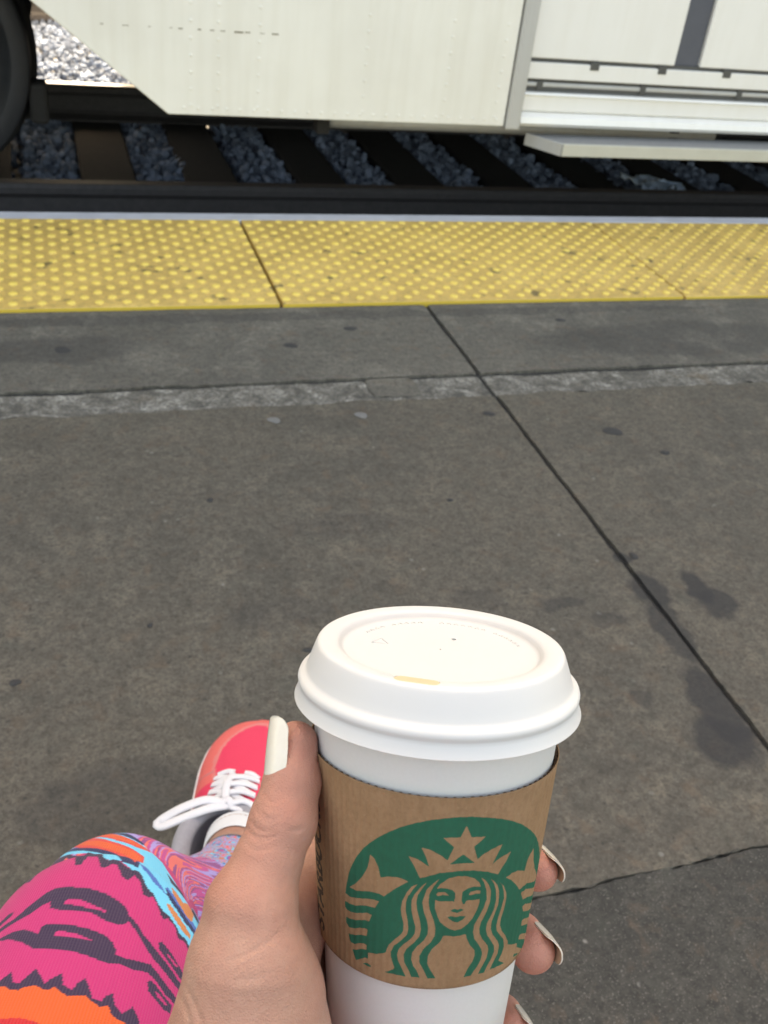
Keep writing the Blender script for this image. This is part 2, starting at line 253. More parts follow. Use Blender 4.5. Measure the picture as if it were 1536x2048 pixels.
LEGPOLY = [('orange', [4739, -7402, 4703, -4114, 4697, -3688, 4680, -3282, 4675, -2460, 4690, -2049, 4702, -1229, 4690, -834, 4685, -288, 4706, 137, 4689, 546, 4674, 1222, 4683, 1776, 4694, 2470, 4682, 2868, 4666, 3685, 4684, 4328, 4653, 4644, 4641, 5193, 4639, 6010, 4543, 6830, 4074, 5939, 3948, -2806]), ('red', [4545, -5358, 4540, -2869, 4549, -1503, 4540, -409, 4526, 410, 4440, 1912, 4032, 4098, 3948, -2806]), ('dark', [4688, -5834, 4724, -4337, 4764, -3692, 4737, -3357, 4713, -3142, 4709, -2595, 4745, -2187, 4778, -1775, 4748, -1229, 4714, -693, 4736, -393, 4770, 273, 4719, 683, 4705, 1428, 4739, 1639, 4767, 2049, 4743, 2459, 4689, 3008, 4693, 3688, 4721, 3961, 4743, 4337, 4694, 4781, 4672, 5430, 4689, 5737, 4722, 6147, 4695, 6692, 4666, 7103, 4614, 7833, 4582, 6666, 4639, 6010, 4641, 5193, 4653, 4644, 4684, 4328, 4666, 3685, 4682, 2868, 4694, 2470, 4683, 1776, 4674, 1222, 4689, 546, 4706, 137, 4685, -288, 4690, -834, 4702, -1229, 4690, -2049, 4675, -2460, 4680, -3282, 4697, -3688, 4694, -4097, 4667, -5602]), ('cyan', [5253, -7844, 5271, -6256, 5773, -7098, 5849, -4838, 5889, -3185, 5920, -1841, 5944, -484, 5792, 2603, 5729, 3830, 5682, 5865, 5568, 7516, 5507, 8853, 5392, 10067, 5278, 10319, 6154, 15332, 6350, 16527, 6437, 17599, 5097, 11773, 5083, 11463, 5101, 10225, 5106, 9503, 5096, 8738, 5120, 7959, 5119, 7240, 5132, 6147, 5155, 5463, 5166, 4512, 5192, 3830, 5218, 3284, 5217, 2735, 5246, 1503, 5233, 1093, 5248, -7, 5295, -437, 5493, -2302, 5647, -4848, 5706, -6593, 5279, -5308, 5265, -6678, 5254, -7892]), ('dark', [5206, -7976, 5246, -7773, 5209, -6658, 5271, -6201, 5280, -5395, 5282, -5219, 5282, -4715, 5617, -5139, 5214, -2310, 5210, -1763, 5265, -1517, 5261, -658, 5200, 19, 5196, 410, 5222, 951, 5219, 1366, 5179, 2087, 5169, 2582, 5173, 2740, 5196, 3142, 5182, 3824, 5142, 4375, 5142, 4781, 5142, 4780, 5154, 5187, 5142, 5737, 5114, 6420, 5107, 6875, 5119, 7240, 5113, 8193, 5087, 8747, 5097, 9424, 5096, 10247, 5077, 11625, 5103, 12126, 5105, 11472, 5108, 10327, 5112, 9593, 5106, 8883, 5120, 8214, 5128, 7389, 5128, 6694, 5140, 6008, 5164, 5317, 5170, 4721, 5183, 4234, 5202, 3929, 5223, 3278, 5217, 2735, 5225, 2050, 5249, 1342, 5250, 949, 5237, 407, 5258, -124, 5362, -697, 5524, -2385, 5409, -2522, 5647, -4848, 5755, -7353, 5724, -8059, 5266, -6625, 5255, -7459]), ('blue', [5755, -7549, 5807, -6274, 5687, -3035, 5583, -542, 5487, 1639, 5319, 3278, 5252, 3181, 5264, 1553, 5471, -794, 5644, -3353, 5788, -6781]), ('navy', [5758, -7472, 5808, -6421, 5653, -2855, 5537, -414, 5414, 1782, 5272, 3267, 5240, 3142, 5245, 1639, 5423, -654, 5616, -3218, 5792, -6906]), ('blue', [5281, 3142, 5266, 3962, 5236, 4917, 5210, 5887, 5190, 6705, 5194, 6280, 5205, 5057, 5245, 3687]), ('redor', [5816, -5983, 5836, -5295, 5849, -3699, 5712, -419, 5652, 1921, 5579, 3544, 5379, 3551, 5270, 2732, 5431, 760, 5594, -1570, 5700, -4032]), ('orange', [5830, -5741, 5840, -5229, 5777, -3074, 5676, -275, 5613, 2046, 5538, 3275, 5432, 3159, 5391, 2598, 5502, 631, 5644, -1753, 5736, -4063]), ('redor', [5840, -5133, 5877, -3722, 5914, -2367, 5806, 810, 5748, 3136, 5717, 4368, 5692, 2453, 5734, 7, 5840, -2999]), ('orange', [5856, -4652, 5880, -3679, 5913, -2380, 5784, 932, 5732, 2885, 5725, 3552, 5719, 2327, 5757, -105, 5880, -3349]), ('navy', [5880, -3610, 5921, -1800, 5917, 65, 5784, 3134, 5763, 2932, 5831, 419, 5914, -2367]), ('blue', [5232, 6419, 5223, 6960, 5205, 8335, 5203, 9444, 5224, 12105, 5180, 11676, 5164, 9376, 5178, 7523, 5214, 6153]), ('navy', [5220, 6277, 5214, 6568, 5196, 7684, 5184, 9562, 5199, 11860, 5173, 11346, 5162, 9209, 5178, 7395, 5194, 6562]), ('tan', [5252, 6894, 5249, 7374, 5232, 8552, 5372, 11026, 5202, 10206, 5192, 9167, 5205, 7923, 5226, 7050]), ('tan', [5168, 6807, 5169, 7103, 5156, 8486, 5146, 10376, 5133, 10383, 5124, 9334, 5136, 7891, 5154, 6843]), ('dark', [5563, 6417, 5524, 7623, 5537, 9327, 5383, 10019, 5280, 10469, 6158, 15449, 6325, 16537, 5262, 12251, 5267, 11393, 5368, 10782, 5393, 9404, 5297, 7915, 5413, 7177]), ('pink', [5461, 9919, 5780, 12039, 5985, 13449, 6135, 14482, 6154, 15332, 5281, 10376, 5349, 10085]), ('dark', [5004, -7874, 5014, -7297, 5033, -5894, 5071, -4916, 5109, -3814, 5123, -3002, 5119, -1503, 5117, -273, 5105, 1502, 5093, 2595, 5078, 3415, 5060, 3706, 5046, 4534, 5019, 5464, 5007, 6146, 5009, 6010, 4988, 7105, 4970, 8372, 4949, 9840, 4943, 11047, 4909, 10940, 4914, 10395, 4922, 9219, 4939, 7921, 4957, 6695, 4993, 5483, 5025, 4507, 5042, 3825, 5028, 3669, 5016, 3009, 5016, 2190, 5033, 944, 5034, -279, 5037, -1913, 5046, -2730, 5056, -2872, 5073, -2869, 5060, -3688, 5032, -4479, 5013, -5687, 4990, -6982, 4985, -7605]), ('pink', [5073, -1639, 5078, -829, 5069, 139, 5058, 1093, 5051, 1912, 5046, 1799, 5049, 389, 5056, -945, 5060, -1640]), ('dark', [5042, -8193, 5052, -7828, 5073, -6949, 5073, -6411, 5055, -6521, 5027, -7466, 5018, -7710]), ('dark', [4947, -7119, 4953, -6545, 4966, -5464, 4969, -4370, 4952, -3415, 4938, -2732, 4967, -2804, 4983, -2455, 4983, -1502, 4979, 0, 4973, 1366, 4965, 2459, 4947, 3142, 4925, 3549, 4906, 3648, 4906, 4644, 4915, 5464, 4928, 6683, 4929, 6693, 4911, 7649, 4889, 8890, 4873, 10387, 4843, 10309, 4847, 9700, 4852, 8692, 4882, 7377, 4890, 6556, 4872, 5325, 4874, 4218, 4860, 3415, 4857, 3153, 4863, 2049, 4870, 908, 4873, -273, 4873, -1398, 4872, -2735, 4902, -3743, 4933, -5326, 4939, -6385, 4934, -6977]), ('pink', [4947, -1502, 4952, -1229, 4951, -137, 4942, 820, 4933, 1639, 4929, 1093, 4933, -273, 4933, -1502]), ('dark', [5023, 6938, 5033, 7239, 5023, 8282, 5005, 9429, 4988, 10658, 4970, 10651, 4961, 10095, 4975, 8876, 4995, 7513, 5002, 7066]), ('pink', [5010, 7919, 5006, 8347, 4996, 9543, 4988, 9152, 5001, 8195]), ('dark', [4852, 6815, 4869, 7102, 4861, 7648, 4840, 8742, 4828, 9835, 4792, 9695, 4787, 8969, 4804, 7827, 4820, 7098]), ('pink', [4835, 7649, 4834, 8196, 4816, 9287, 4809, 8919, 4820, 8059])]
S_SHIN = 0.5600
FOLDS = [(0.00042, 0.00048, [4617, 19418, 79899, 4698, 19142, 79921, 4897, 18943, 79966, 5100, 18924, 80043]), (0.00042, 0.00048, [4334, 19371, 79499, 4399, 19079, 79572, 4584, 18810, 79656, 4799, 18710, 79749]), (0.0003, 0.00045, [4769, 19912, 79996, 4864, 19563, 80118, 5059, 19348, 80193, 5314, 19430, 80303]), (0.0003, 0.00045, [4530, 19654, 79770, 4534, 19363, 79804, 4633, 19103, 79849, 4830, 18895, 79897]), (0.0004, 0.0007, [5309, 18580, 79800, 5548, 18556, 79743, 5808, 18622, 79704]), (0.0003, 0.0006, [4219, 19359, 79241, 4306, 18876, 79415, 4580, 18613, 79541, 5003, 18522, 79680]), (0.0003, 0.0009, [4081, 18755, 79213, 4391, 18366, 79358, 4853, 18324, 79469]), (0.0003, 0.0009, [4702, 16397, 78078, 4348, 16176, 78087, 3939, 16030, 78071, 3475, 15947, 77979, 3106, 15967, 77853]), (0.00025, 0.001, [4143, 15446, 77682, 3684, 15400, 77671, 3251, 15472, 77620]), (0.0003, 0.001, [1743, 16586, 75662, 1832, 15896, 76191, 1915, 15391, 76213, 1951, 15110, 76146]), (0.0003, 0.001, [1978, 16134, 76556, 2096, 15621, 76566, 2217, 15168, 76488, 2251, 14886, 76357])]

# ------------------------------------------------------------------ setting: ground, platform, track
M_GRAVELSHEET = plain('gravel_bed', (0.16, 0.155, 0.15), 0.95, 0, 0.5, 45, 0.6)
g = mesh_obj('ground', [(-400, -400, -0.44), (400, -400, -0.44), (400, 400, -0.44), (-400, 400, -0.44)], [[0, 1, 2, 3]], [M_GRAVELSHEET])
tag(g, 'flat grey gravel ground under and beyond the tracks', 'ground', kind='structure')

JX = 0.938
M_SLAB = mat_concrete('old_concrete', (0.112, 0.098, 0.078), (0.138, 0.116, 0.088), 0.34,
                      [(1.035, 1.135, 0.026, 0.060, 0.85), (1.050, 1.085, 0.042, 0.045, 0.75), (0.945, 1.135, 0.034, 0.060, 0.8), (0.930, 1.03, 0.028, 0.10, 0.7), (0.905, 0.86, 0.040, 0.10, 0.8), (0.880, 0.79, 0.060, 0.06, 0.8), (0.945, 1.235, 0.018, 0.014, 0.8),
                       (0.775, 1.125, 0.050, 0.018, 0.45), (0.83, 1.075, 0.040, 0.026, 0.4), (0.80, 0.90, 0.022, 0.018, 0.4), (0.62, 1.16, 0.05, 0.03, 0.3), (0.30, 1.18, 0.10, 0.04, 0.25), (0.45, 1.40, 0.14, 0.04, 0.2), (0.02, 0.86, 0.14, 0.07, 0.4)])
M_EDGE = mat_concrete('edge_concrete', (0.128, 0.117, 0.098), (0.155, 0.140, 0.114), 0.15,
                      [(1.6, 2.1, 0.5, 0.12, 0.35), (0.0, 2.15, 0.2, 0.08, 0.4), (0.5, 2.30, 1.6, 0.03, 0.35)], 5.5, 0.62, 1.6)
M_DARK = mat_concrete('dark_asphalt_concrete', (0.052, 0.050, 0.043), (0.066, 0.061, 0.052), 0.55)
def mat_rough():
    t = NT('exposed_aggregate'); p = t.pos()
    v = t.voro(p, 70); n = t.noise(p, 22, 8, 0.75, 0.6); f = t.noise(p, 150, 4, 0.7)
    c = t.ramp(n, [(0.36, (0.085, 0.078, 0.066)), (0.47, (0.17, 0.155, 0.13)), (0.55, (0.27, 0.25, 0.215)), (0.66, (0.46, 0.44, 0.39))])
    c = t.mix(t.math('MULTIPLY', t.ramp(f, [(0.42, 1), (0.55, 0)]), 0.7), c, (0.07, 0.068, 0.062))
    rust = t.noise(p, 6, 3)
    c = t.mix(t.math('MULTIPLY', t.ramp(rust, [(0.62, 0), (0.72, 1)]), 0.5), c, (0.20, 0.13, 0.07))
    t.set(c, 0.9); t.bump(t.mix(0.5, v, f), 0.8, 0.006); return t.m
M_ROUGH = mat_rough()
M_BODY = plain('joint_filler', (0.040, 0.038, 0.035), 0.95, 0, 0.3, 60, 0.4)
platform = box('platform', -40, 40, -60, 3.045, -0.60, -0.009, M_BODY)
tag(platform, 'low concrete station platform with worn slabs', 'platform', kind='structure')

def rough_line(a, b, amp, step=0.012, seed=0, x_is=0):
    r = np.random.default_rng(seed); n = max(2, int(abs(b - a) / step)); t = np.linspace(a, b, n)
    k = np.convolve(r.normal(0, 1, n + 12), np.ones(7) / 7, 'valid')[:n] * 1.6 + r.normal(0, 0.5, n + 12)[:n] * 0.5
    e = np.minimum(1, np.minimum(np.arange(n), np.arange(n)[::-1]) / 3.0)
    return t, k * amp * e
def slab(x0, x1, y0, y1, zt, mat, front=0.002, back=0.002, side=0.0015, seed=0):
    """slab whose edges are chipped; only the stretch near the seats gets fine edges"""
    pts = []
    def edge(p, q, amp, sd):
        p = np.array(p); q = np.array(q); L = np.linalg.norm(q - p); d = (q - p) / L; nrm = np.array([d[1], -d[0]])
        t, k = rough_line(0, L, amp, 0.012, sd)
        for tt, kk in zip(t[:-1], k[:-1]): pts.append(tuple(p + d * tt + nrm * kk))
    edge((x0, y0), (x1, y0), front, seed); edge((x1, y0), (x1, y1), side, seed + 1)
    edge((x1, y1), (x0, y1), back, seed + 2); edge((x0, y1), (x0, y0), side, seed + 3)
    bm = bmesh.new()
    A = [bm.verts.new((x, y, zt)) for x, y in pts]; B = [bm.verts.new((x, y, -0.05)) for x, y in pts]
    top = bm.faces.new(A); n = len(A)
    for i in range(n): bm.faces.new([A[i], B[i], B[(i + 1) % n], A[(i + 1) % n]])
    ed = [e for e in top.edges]
    bmesh.ops.bevel(bm, geom=ed, offset=0.0025, segments=1, affect='EDGES')
    bmesh.ops.recalc_face_normals(bm, faces=bm.faces[:])
    return from_bm('slab', bm, [mat], platform)
xs = [(-6.0, JX - 0.006), (JX + 0.006, 7.0)]
for i, (a, b) in enumerate(xs):
    slab(a, b, 1.957, 2.353, 0.0, M_EDGE, 0.003, 0.001, seed=10 + i * 10)
    slab(a, b, 1.850, 1.946, -0.004, M_ROUGH, 0.012, 0.004, seed=50 + i * 10)
    slab(a, b, 0.620, 1.848, -0.001, M_SLAB, 0.004, 0.006, seed=90 + i * 10)
slab(-6.0, 7.0, -9.0, 0.616, -0.003, M_DARK, 0.003, 0.005, seed=140)
# old patch of mortar filling part of the rough strip, and a narrow lip along it
patch = slab(0.655, 0.765, 1.868, 1.950, -0.001, M_EDGE, 0.008, 0.003, 0.006, seed=160)
# chewing gum trodden flat
M_GUM = plain('old_gum', (0.045, 0.043, 0.042), 0.8, 0, 0.2, 200)
M_GUMP = plain('pale_gum', (0.19, 0.185, 0.175), 0.85, 0, 0.15, 200)
def gum(x, y, rx, ry, mat, a=0.0):
    n = 18; ph = random.random() * 6
    pts = []
    for i in range(n):
        t = i / n * 2 * math.pi; r = 1 + 0.13 * math.sin(2 * t + ph) + 0.08 * math.sin(3 * t + 2 * ph) + random.uniform(-.05, .05)
        X, Y = rx * r * math.cos(t), ry * r * math.sin(t); pts.append((x + X * math.cos(a) - Y * math.sin(a), y + X * math.sin(a) + Y * math.cos(a)))
    V = [(px, py, 0.0) for px, py in pts] + [(x + (px - x) * .75, y + (py - y) * .75, 0.0016) for px, py in pts]
    F = [[i, (i + 1) % n, n + (i + 1) % n, n + i] for i in range(n)] + [list(range(n, 2 * n))]
    return mesh_obj('gum_spot', V, F, [mat], platform, True)
for q in GUMS: gum(*q[:4], M_GUM if q[4] else M_GUMP, q[5])

# tactile paving
def mat_yellow():
    t = NT('tactile_yellow'); p = t.pos(); n = t.noise(p, 5, 5, 0.65, 0.3); f = t.noise(p, 60, 5, 0.7); k = t.noise(p, 16, 3, 0.6)
    base = t.ramp(n, [(0.32, (0.64, 0.41, 0.12)), (0.55, (0.78, 0.51, 0.15)), (0.72, (0.88, 0.60, 0.19))])
    base = t.mix(t.math('MULTIPLY', t.ramp(f, [(0.38, 1), (0.56, 0)]), 0.35), base, (0.30, 0.20, 0.075))
    base = t.mix(t.math('MULTIPLY', t.ramp(k, [(0.61, 0), (0.70, 1)]), 0.75), base, (0.075, 0.06, 0.035))
    z = t.n('ShaderNodeSeparateXYZ'); t.l(t.n('ShaderNodeNewGeometry').outputs['Position'], z.inputs[0])
    dome = t.ramp(t.math('MULTIPLY', z.outputs[2], 50.0), [(0.49, 0), (0.58, 1)])
    wear = t.ramp(t.noise(p, 23, 2), [(0.28, 0.1), (0.40, 1)])
    c = t.mix(t.math('MULTIPLY', dome, wear), base, t.mix(f, (0.95, 0.63, 0.11), (1.0, 0.77, 0.20)))
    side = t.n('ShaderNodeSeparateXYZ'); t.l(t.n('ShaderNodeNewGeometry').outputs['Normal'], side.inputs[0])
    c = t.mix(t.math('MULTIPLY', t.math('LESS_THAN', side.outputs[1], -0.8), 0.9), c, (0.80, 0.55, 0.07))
    t.set(c, 0.55); t.bump(f, 0.15, 0.001); return t.m
M_YEL = mat_yellow()
TL = 1.2012
def tile_mesh():
    parts = []
    bm = bmesh.new(); bm_box(bm, 0.0045, TL - 0.0045, 2.357, 2.983, -0.012, 0.009, 0.002, 1)
    bm.verts.ensure_lookup_table(); V = np.array([v.co[:] for v in bm.verts]); F = [[v.index for v in f.verts] for f in bm.faces]; bm.free()
    parts.append((V, F))
    n = 10; a = np.linspace(0, 2 * np.pi, n, endpoint=False); rings = [(0.0128, 0.0089), (0.0112, 0.0115), (0.0080, 0.0136), (0.0035, 0.0142)]
    dv = np.vstack([np.c_[r * np.cos(a), r * np.sin(a), np.full(n, z)] for r, z in rings]); df = grid_faces(4, n, True).tolist() + [list(range(3 * n, 4 * n))]
    px = TL / 18; py = 0.0610
    for i in range(18):
        for j in range(10):
            for q in (0, 1):
                x = px * (i + 0.25 + 0.5 * q); y = 2.382 + py * (j + 0.5 * q)
                if y < 2.972: parts.append((dv + [x, y, 0], df))
    return join_vf(parts)
strip = empty('tactile_paving', (0, 2.67, 0))
tag(strip, 'yellow tactile warning strip with raised domes along the platform edge', 'tactile paving')
tv, tf = tile_mesh(); tme = None
for k in range(-3, 5):
    x0 = 0.5448 + TL * (k - 0)
    if tme is None:
        o = mesh_obj('tactile_tile', tv, tf, [M_YEL], None, True); tme = o.data
        for e in tme.polygons: e.use_smooth = len(e.vertices) == 4 and e.area < 3e-4
    else:
        o = bpy.data.objects.new('tactile_tile', tme); COL.objects.link(o)
    o.location = (x0, 0, -0.0015 if k == 1 else 0.0); keep(o, strip)
M_NOSE = plain('edge_paint', (0.56, 0.57, 0.60), 0.7, 0, 0.25, 14, 0.3)
nose = box('edge_nosing', -20, 20, 2.988, 3.052, -0.20, 0.006, M_NOSE, platform, 0.004, 1)

# track
M_RAIL = plain('rail_steel', (0.085, 0.078, 0.078), 0.6, 0.3, 0.35, 40, 0.3)
M_RAILTOP = plain('rail_head_polished', (0.42, 0.42, 0.44), 0.30, 0.9, 0.1, 20)
M_TIE = plain('tie_timber', (0.020, 0.017, 0.015), 1.0, 0, 0.4, 25, 0.6)
def mk_track(name, yc, gauge, label, xt0, xt1, visible=True):
    tr = empty(name, (1.0, yc, -0.44)); tag(tr, label, 'track', 'railway tracks beside the platform')
    zr = -0.20
    half = [(0.0700, -0.168), (0.0700, -0.158), (0.020, -0.142), (0.0085, -0.125), (0.0085, -0.060), (0.016, -0.045), (0.0365, -0.036), (0.0375, -0.012), (0.030, -0.002), (0.018, 0.0)]
    prof = half + [(-y, z) for y, z in half[::-1]]
    for sgn in (-1, 1):
        y = yc + sgn * gauge / 2
        r = extrude_poly('rail', [(y + a, zr + b) for a, b in prof], 0, -14, 16, M_RAIL); keep(r, tr)
        hd = box('rail_head', -14, 16, y - 0.026, y + 0.026, zr - 0.003, zr + 0.0015, M_RAILTOP if (visible and sgn > 0) else M_RAIL); hd.parent = r
    tm = None
    x = xt0
    while x < xt1:
        if tm is None:
            o = box('sleeper', -0.118, 0.118, yc - 1.32, yc + 1.42, -0.56, -0.366, M_TIE, None, 0.01, 1); tm = o.data
        else:
            o = bpy.data.objects.new('sleeper', tm); COL.objects.link(o)
        o.location = (x, 0, random.uniform(-.004, .004)); o.rotation_euler = (0, 0, random.uniform(-.01, .01)); keep(o, tr); x += 0.484
    return tr
NY, FY = 3.99, 5.58
mk_track('railway_track', (NY + FY) / 2, FY - NY, 'railway track running under the silver train, dark timber sleepers', -0.715, 4.6)
mk_track('railway_track', 9.0, 1.5, 'rusty railway track on the far side of the train', -1.6, 1.4, False)
# ballast
def stones(name, areas, seed, mat, label):
    r = np.random.default_rng(seed)
    ph = (1 + 5 ** .5) / 2
    iv = np.array([(-1, ph, 0), (1, ph, 0), (-1, -ph, 0), (1, -ph, 0), (0, -1, ph), (0, 1, ph), (0, -1, -ph), (0, 1, -ph), (ph, 0, -1), (ph, 0, 1), (-ph, 0, -1), (-ph, 0, 1)]) / 1.9
    fi = np.array([(0, 11, 5), (0, 5, 1), (0, 1, 7), (0, 7, 10), (0, 10, 11), (1, 5, 9), (5, 11, 4), (11, 10, 2), (10, 7, 6), (7, 1, 8), (3, 9, 4), (3, 4, 2), (3, 2, 6), (3, 6, 8), (3, 8, 9), (4, 9, 5), (2, 4, 11), (6, 2, 10), (8, 6, 7), (9, 8, 1)])
    C_ = []; 
    for (x0, x1, y0, y1, z0, z1, dens) in areas:
        n = int((x1 - x0) * (y1 - y0) * dens); C_.append(np.c_[r.uniform(x0, x1, n), r.uniform(y0, y1, n), r.uniform(z0, z1, n)])
    C_ = np.vstack(C_); n = len(C_)
    S = r.uniform(0.011, 0.027, (n, 1)) * r.uniform(0.6, 1.25, (n, 3))
    V = iv[None] * r.uniform(0.72, 1.2, (n, 12, 1)) * S[:, None]
    q = r.normal(size=(n, 4)); q /= np.linalg.norm(q, axis=1, keepdims=True); a, b, c, d = q.T
    Rm = np.stack([1 - 2 * (c * c + d * d), 2 * (b * c - a * d), 2 * (b * d + a * c), 2 * (b * c + a * d), 1 - 2 * (b * b + d * d), 2 * (c * d - a * b), 2 * (b * d - a * c), 2 * (c * d + a * b), 1 - 2 * (b * b + c * c)], 1).reshape(-1, 3, 3)
    V = np.einsum('nij,nkj->nki', Rm, V) + C_[:, None]
    F = (fi[None] + 12 * np.arange(n)[:, None, None]).reshape(-1, 3)
    o = mesh_obj(name, V.reshape(-1, 3), F, [mat]); tone = r.uniform(0.5, 1.5, n)
    set_color(o, np.repeat(tone, 12)[:, None] * np.ones((1, 3)), 'tone')
    return tag(o, label, 'ballast', kind='stuff')
t = NT('ballast_stone'); at = t.n('ShaderNodeAttribute'); at.attribute_name = 'tone'
t.set(t.mix(1.0, (0.185, 0.230, 0.310), at.outputs['Color'], 'MULTIPLY'), 0.85); M_STONE = t.m
ar = []
x = -0.715 - 0.242
while x < 4.6:
    ar.append((x - 0.112, x + 0.112, NY + 0.05, 6.3, -0.41, -0.372, 1500)); x += 0.484
ar += [(-1.2, 4.2, 3.2, 7.1, -0.43, -0.40, 500), (-1.0, 1.6, 6.22, 10.5, -0.42, -0.37, 900)]
# made-up pale sheet: its colour stands in for a lit patch of ballast
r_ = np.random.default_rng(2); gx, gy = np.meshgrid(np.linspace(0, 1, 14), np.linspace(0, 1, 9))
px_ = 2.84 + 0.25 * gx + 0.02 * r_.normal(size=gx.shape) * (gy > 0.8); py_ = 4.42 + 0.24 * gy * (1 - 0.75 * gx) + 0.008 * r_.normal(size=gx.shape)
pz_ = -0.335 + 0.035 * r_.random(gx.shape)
lit_patch = mesh_obj('lit_ballast_patch', np.stack([px_, py_, pz_], -1).reshape(-1, 3), grid_faces(9, 14), [plain('lit_patch_blue', (0.60, 0.76, 0.97), 0.4, 0, 0.1, 30)], None, True)
md = lit_patch.modifiers.new('thickness', 'SOLIDIFY'); md.thickness = 0.001
tag(lit_patch, 'pale blue crumpled sheet imitating a bright lit patch of ballast behind the near rail', 'light patch')
stones('ballast', ar, 5, M_STONE, 'loose grey crushed stone ballast between and beside the rails')

# ------------------------------------------------------------------ train
def mat_steel(name, base, metal, rough, streak=0.12, warm=(0.55, 0.5, 0.42)):
    t = NT(name); p = t.pos((26, 26, 1.5)); s = t.noise(p, 1.0, 5, 0.6); q = t.pos(); big = t.noise(q, 3, 4)
    fine = t.noise(t.pos((3, 3, 200)), 1.0, 2)
    c = t.mix(t.math('MULTIPLY', t.ramp(s, [(0.45, 0), (0.75, 1)]), streak * 2), base, tuple(a * b for a, b in zip(base, (0.80, 0.77, 0.70))))
    c = t.mix(t.math('MULTIPLY', t.ramp(big, [(0.4, 0), (0.7, 1)]), streak), c, warm)
    t.set(c, t.mix(s, (rough * .85,) * 3, (rough * 1.15,) * 3), metal); t.bump(t.mix(0.35, big, fine), 0.06, 0.003); return t.m
M_SKIRT = mat_steel('skirt_painted_steel', (0.93, 0.90, 0.82), 0.0, 0.40, 0.16)
M_STEEL = mat_steel('stainless_steel', (0.95, 0.93, 0.89), 0.1, 0.38, 0.08)
M_STEELD = mat_steel('dull_steel', (0.56, 0.56, 0.55), 0.35, 0.5, 0.2)
M_UNDER = plain('underframe_grime', (0.030, 0.028, 0.027), 0.85, 0.1, 0.4, 12, 0.2)
M_SEAL = plain('door_rubber', (0.105, 0.110, 0.130), 0.7, 0, 0.1, 20)
M_GROOVE = plain('panel_groove', (0.10, 0.098, 0.09), 0.8, 0, 0.2, 20)
M_SEAM = plain('seam_rust', (0.30, 0.25, 0.18), 0.8, 0, 0.3, 40)
M_TREAD = plain('step_tread', (0.30, 0.30, 0.295), 0.7, 0.1, 0.2, 60, 0.3)
M_STEPY = plain('step_nosing_paint', (0.56, 0.545, 0.47), 0.5, 0, 0.15, 9)
M_WHEEL = plain('wheel_steel', (0.055, 0.058, 0.064), 0.5, 0.4, 0.3, 12)
M_TYRE = plain('tyre_steel', (0.06, 0.062, 0.07), 0.5, 0.5, 0.2, 12)
M_GLASS = NT('car_window_glass').set((0.03, 0.04, 0.045), 0.06)
train = empty('train_car', (1.0, 4.7, -0.2))
tag(train, 'silver passenger train car with slanted skirt panel standing at the platform', 'train car')
def tp(o): return keep(o, train)
SY = 3.140
tp(extrude_poly('skirt_panel', [(0.353, 0.272), (1.437, 0.272), (1.437, 0.86), (-0.403, 0.86)], 1, SY, SY + 0.02, M_SKIRT, None, 0.003))
tp(box('skirt_post', 1.443, 1.4945, SY - 0.006, SY + 0.10, 0.262, 0.95, M_STEELD, None, 0.006))
skirt_in = tp(box('skirt_back_rib', 0.42, 1.44, SY + 0.021, SY + 0.035, 0.275, 0.30, M_UNDER))
# upper body, out of the picture above: it shades the platform
def wall(y0, y1, side):
    bm = bmesh.new()
    bm_box(bm, -9.0, 13.0, y0, y1, 0.88, 1.75); bm_box(bm, -9.0, 13.0, y0, y1, 2.45, 3.05); bm_box(bm, -9.0, 13.0, y0, y1, 3.65, 4.55)
    x = -9.0
    while x < 13:
        bm_box(bm, x, x + 0.45, y0 + 0.002, y1 - 0.002, 1.75, 2.45); bm_box(bm, x, x + 0.45, y0 + 0.002, y1 - 0.002, 3.05, 3.65); x += 1.8
    tp(from_bm('side_wall', bm, [M_STEEL]))
    tp(box('window_band', -9.0, 13.0, (y0 + y1) / 2 - 0.004, (y0 + y1) / 2 + 0.004, 1.76, 3.64, M_GLASS))
wall(3.165, 3.225, 0); wall(6.10, 6.16, 1)
tp(box('roof', -9.0, 13.0, 3.10, 6.22, 4.56, 4.70, M_STEEL, None, 0.05))
tp(box('end_wall', -9.0, -8.94, 3.23, 6.09, 0.88, 4.55, M_STEEL)); tp(box('end_wall', 12.94, 13.0, 3.23, 6.09, 0.88, 4.55, M_STEEL))
tp(box('floor_frame', -8.9, 12.9, 3.23, 6.09, 0.90, 1.02, M_UNDER))
tp(box('underfloor_shade_box', 1.7, 11.0, 4.0, 6.02, 0.06, 0.895, M_UNDER, None, 0.02))  # unseen box under the floor, added and lowered to darken the track
tp(box('underfloor_shade_box', 0.12, 1.68, 4.1, 5.9, 0.285, 0.895, M_UNDER, None, 0.02))  # second unseen box, added behind the skirt to cut light
tp(box('far_shade_skirt', 0.42, 11.0, 6.03, 6.06, -0.10, 0.895, M_UNDER))  # unseen sheet, hung low to block light from the far side
tp(box('far_shade_skirt', -8.0, -0.75, 6.03, 6.06, -0.05, 0.895, M_UNDER))  # same unseen light block, left of the bogie gap
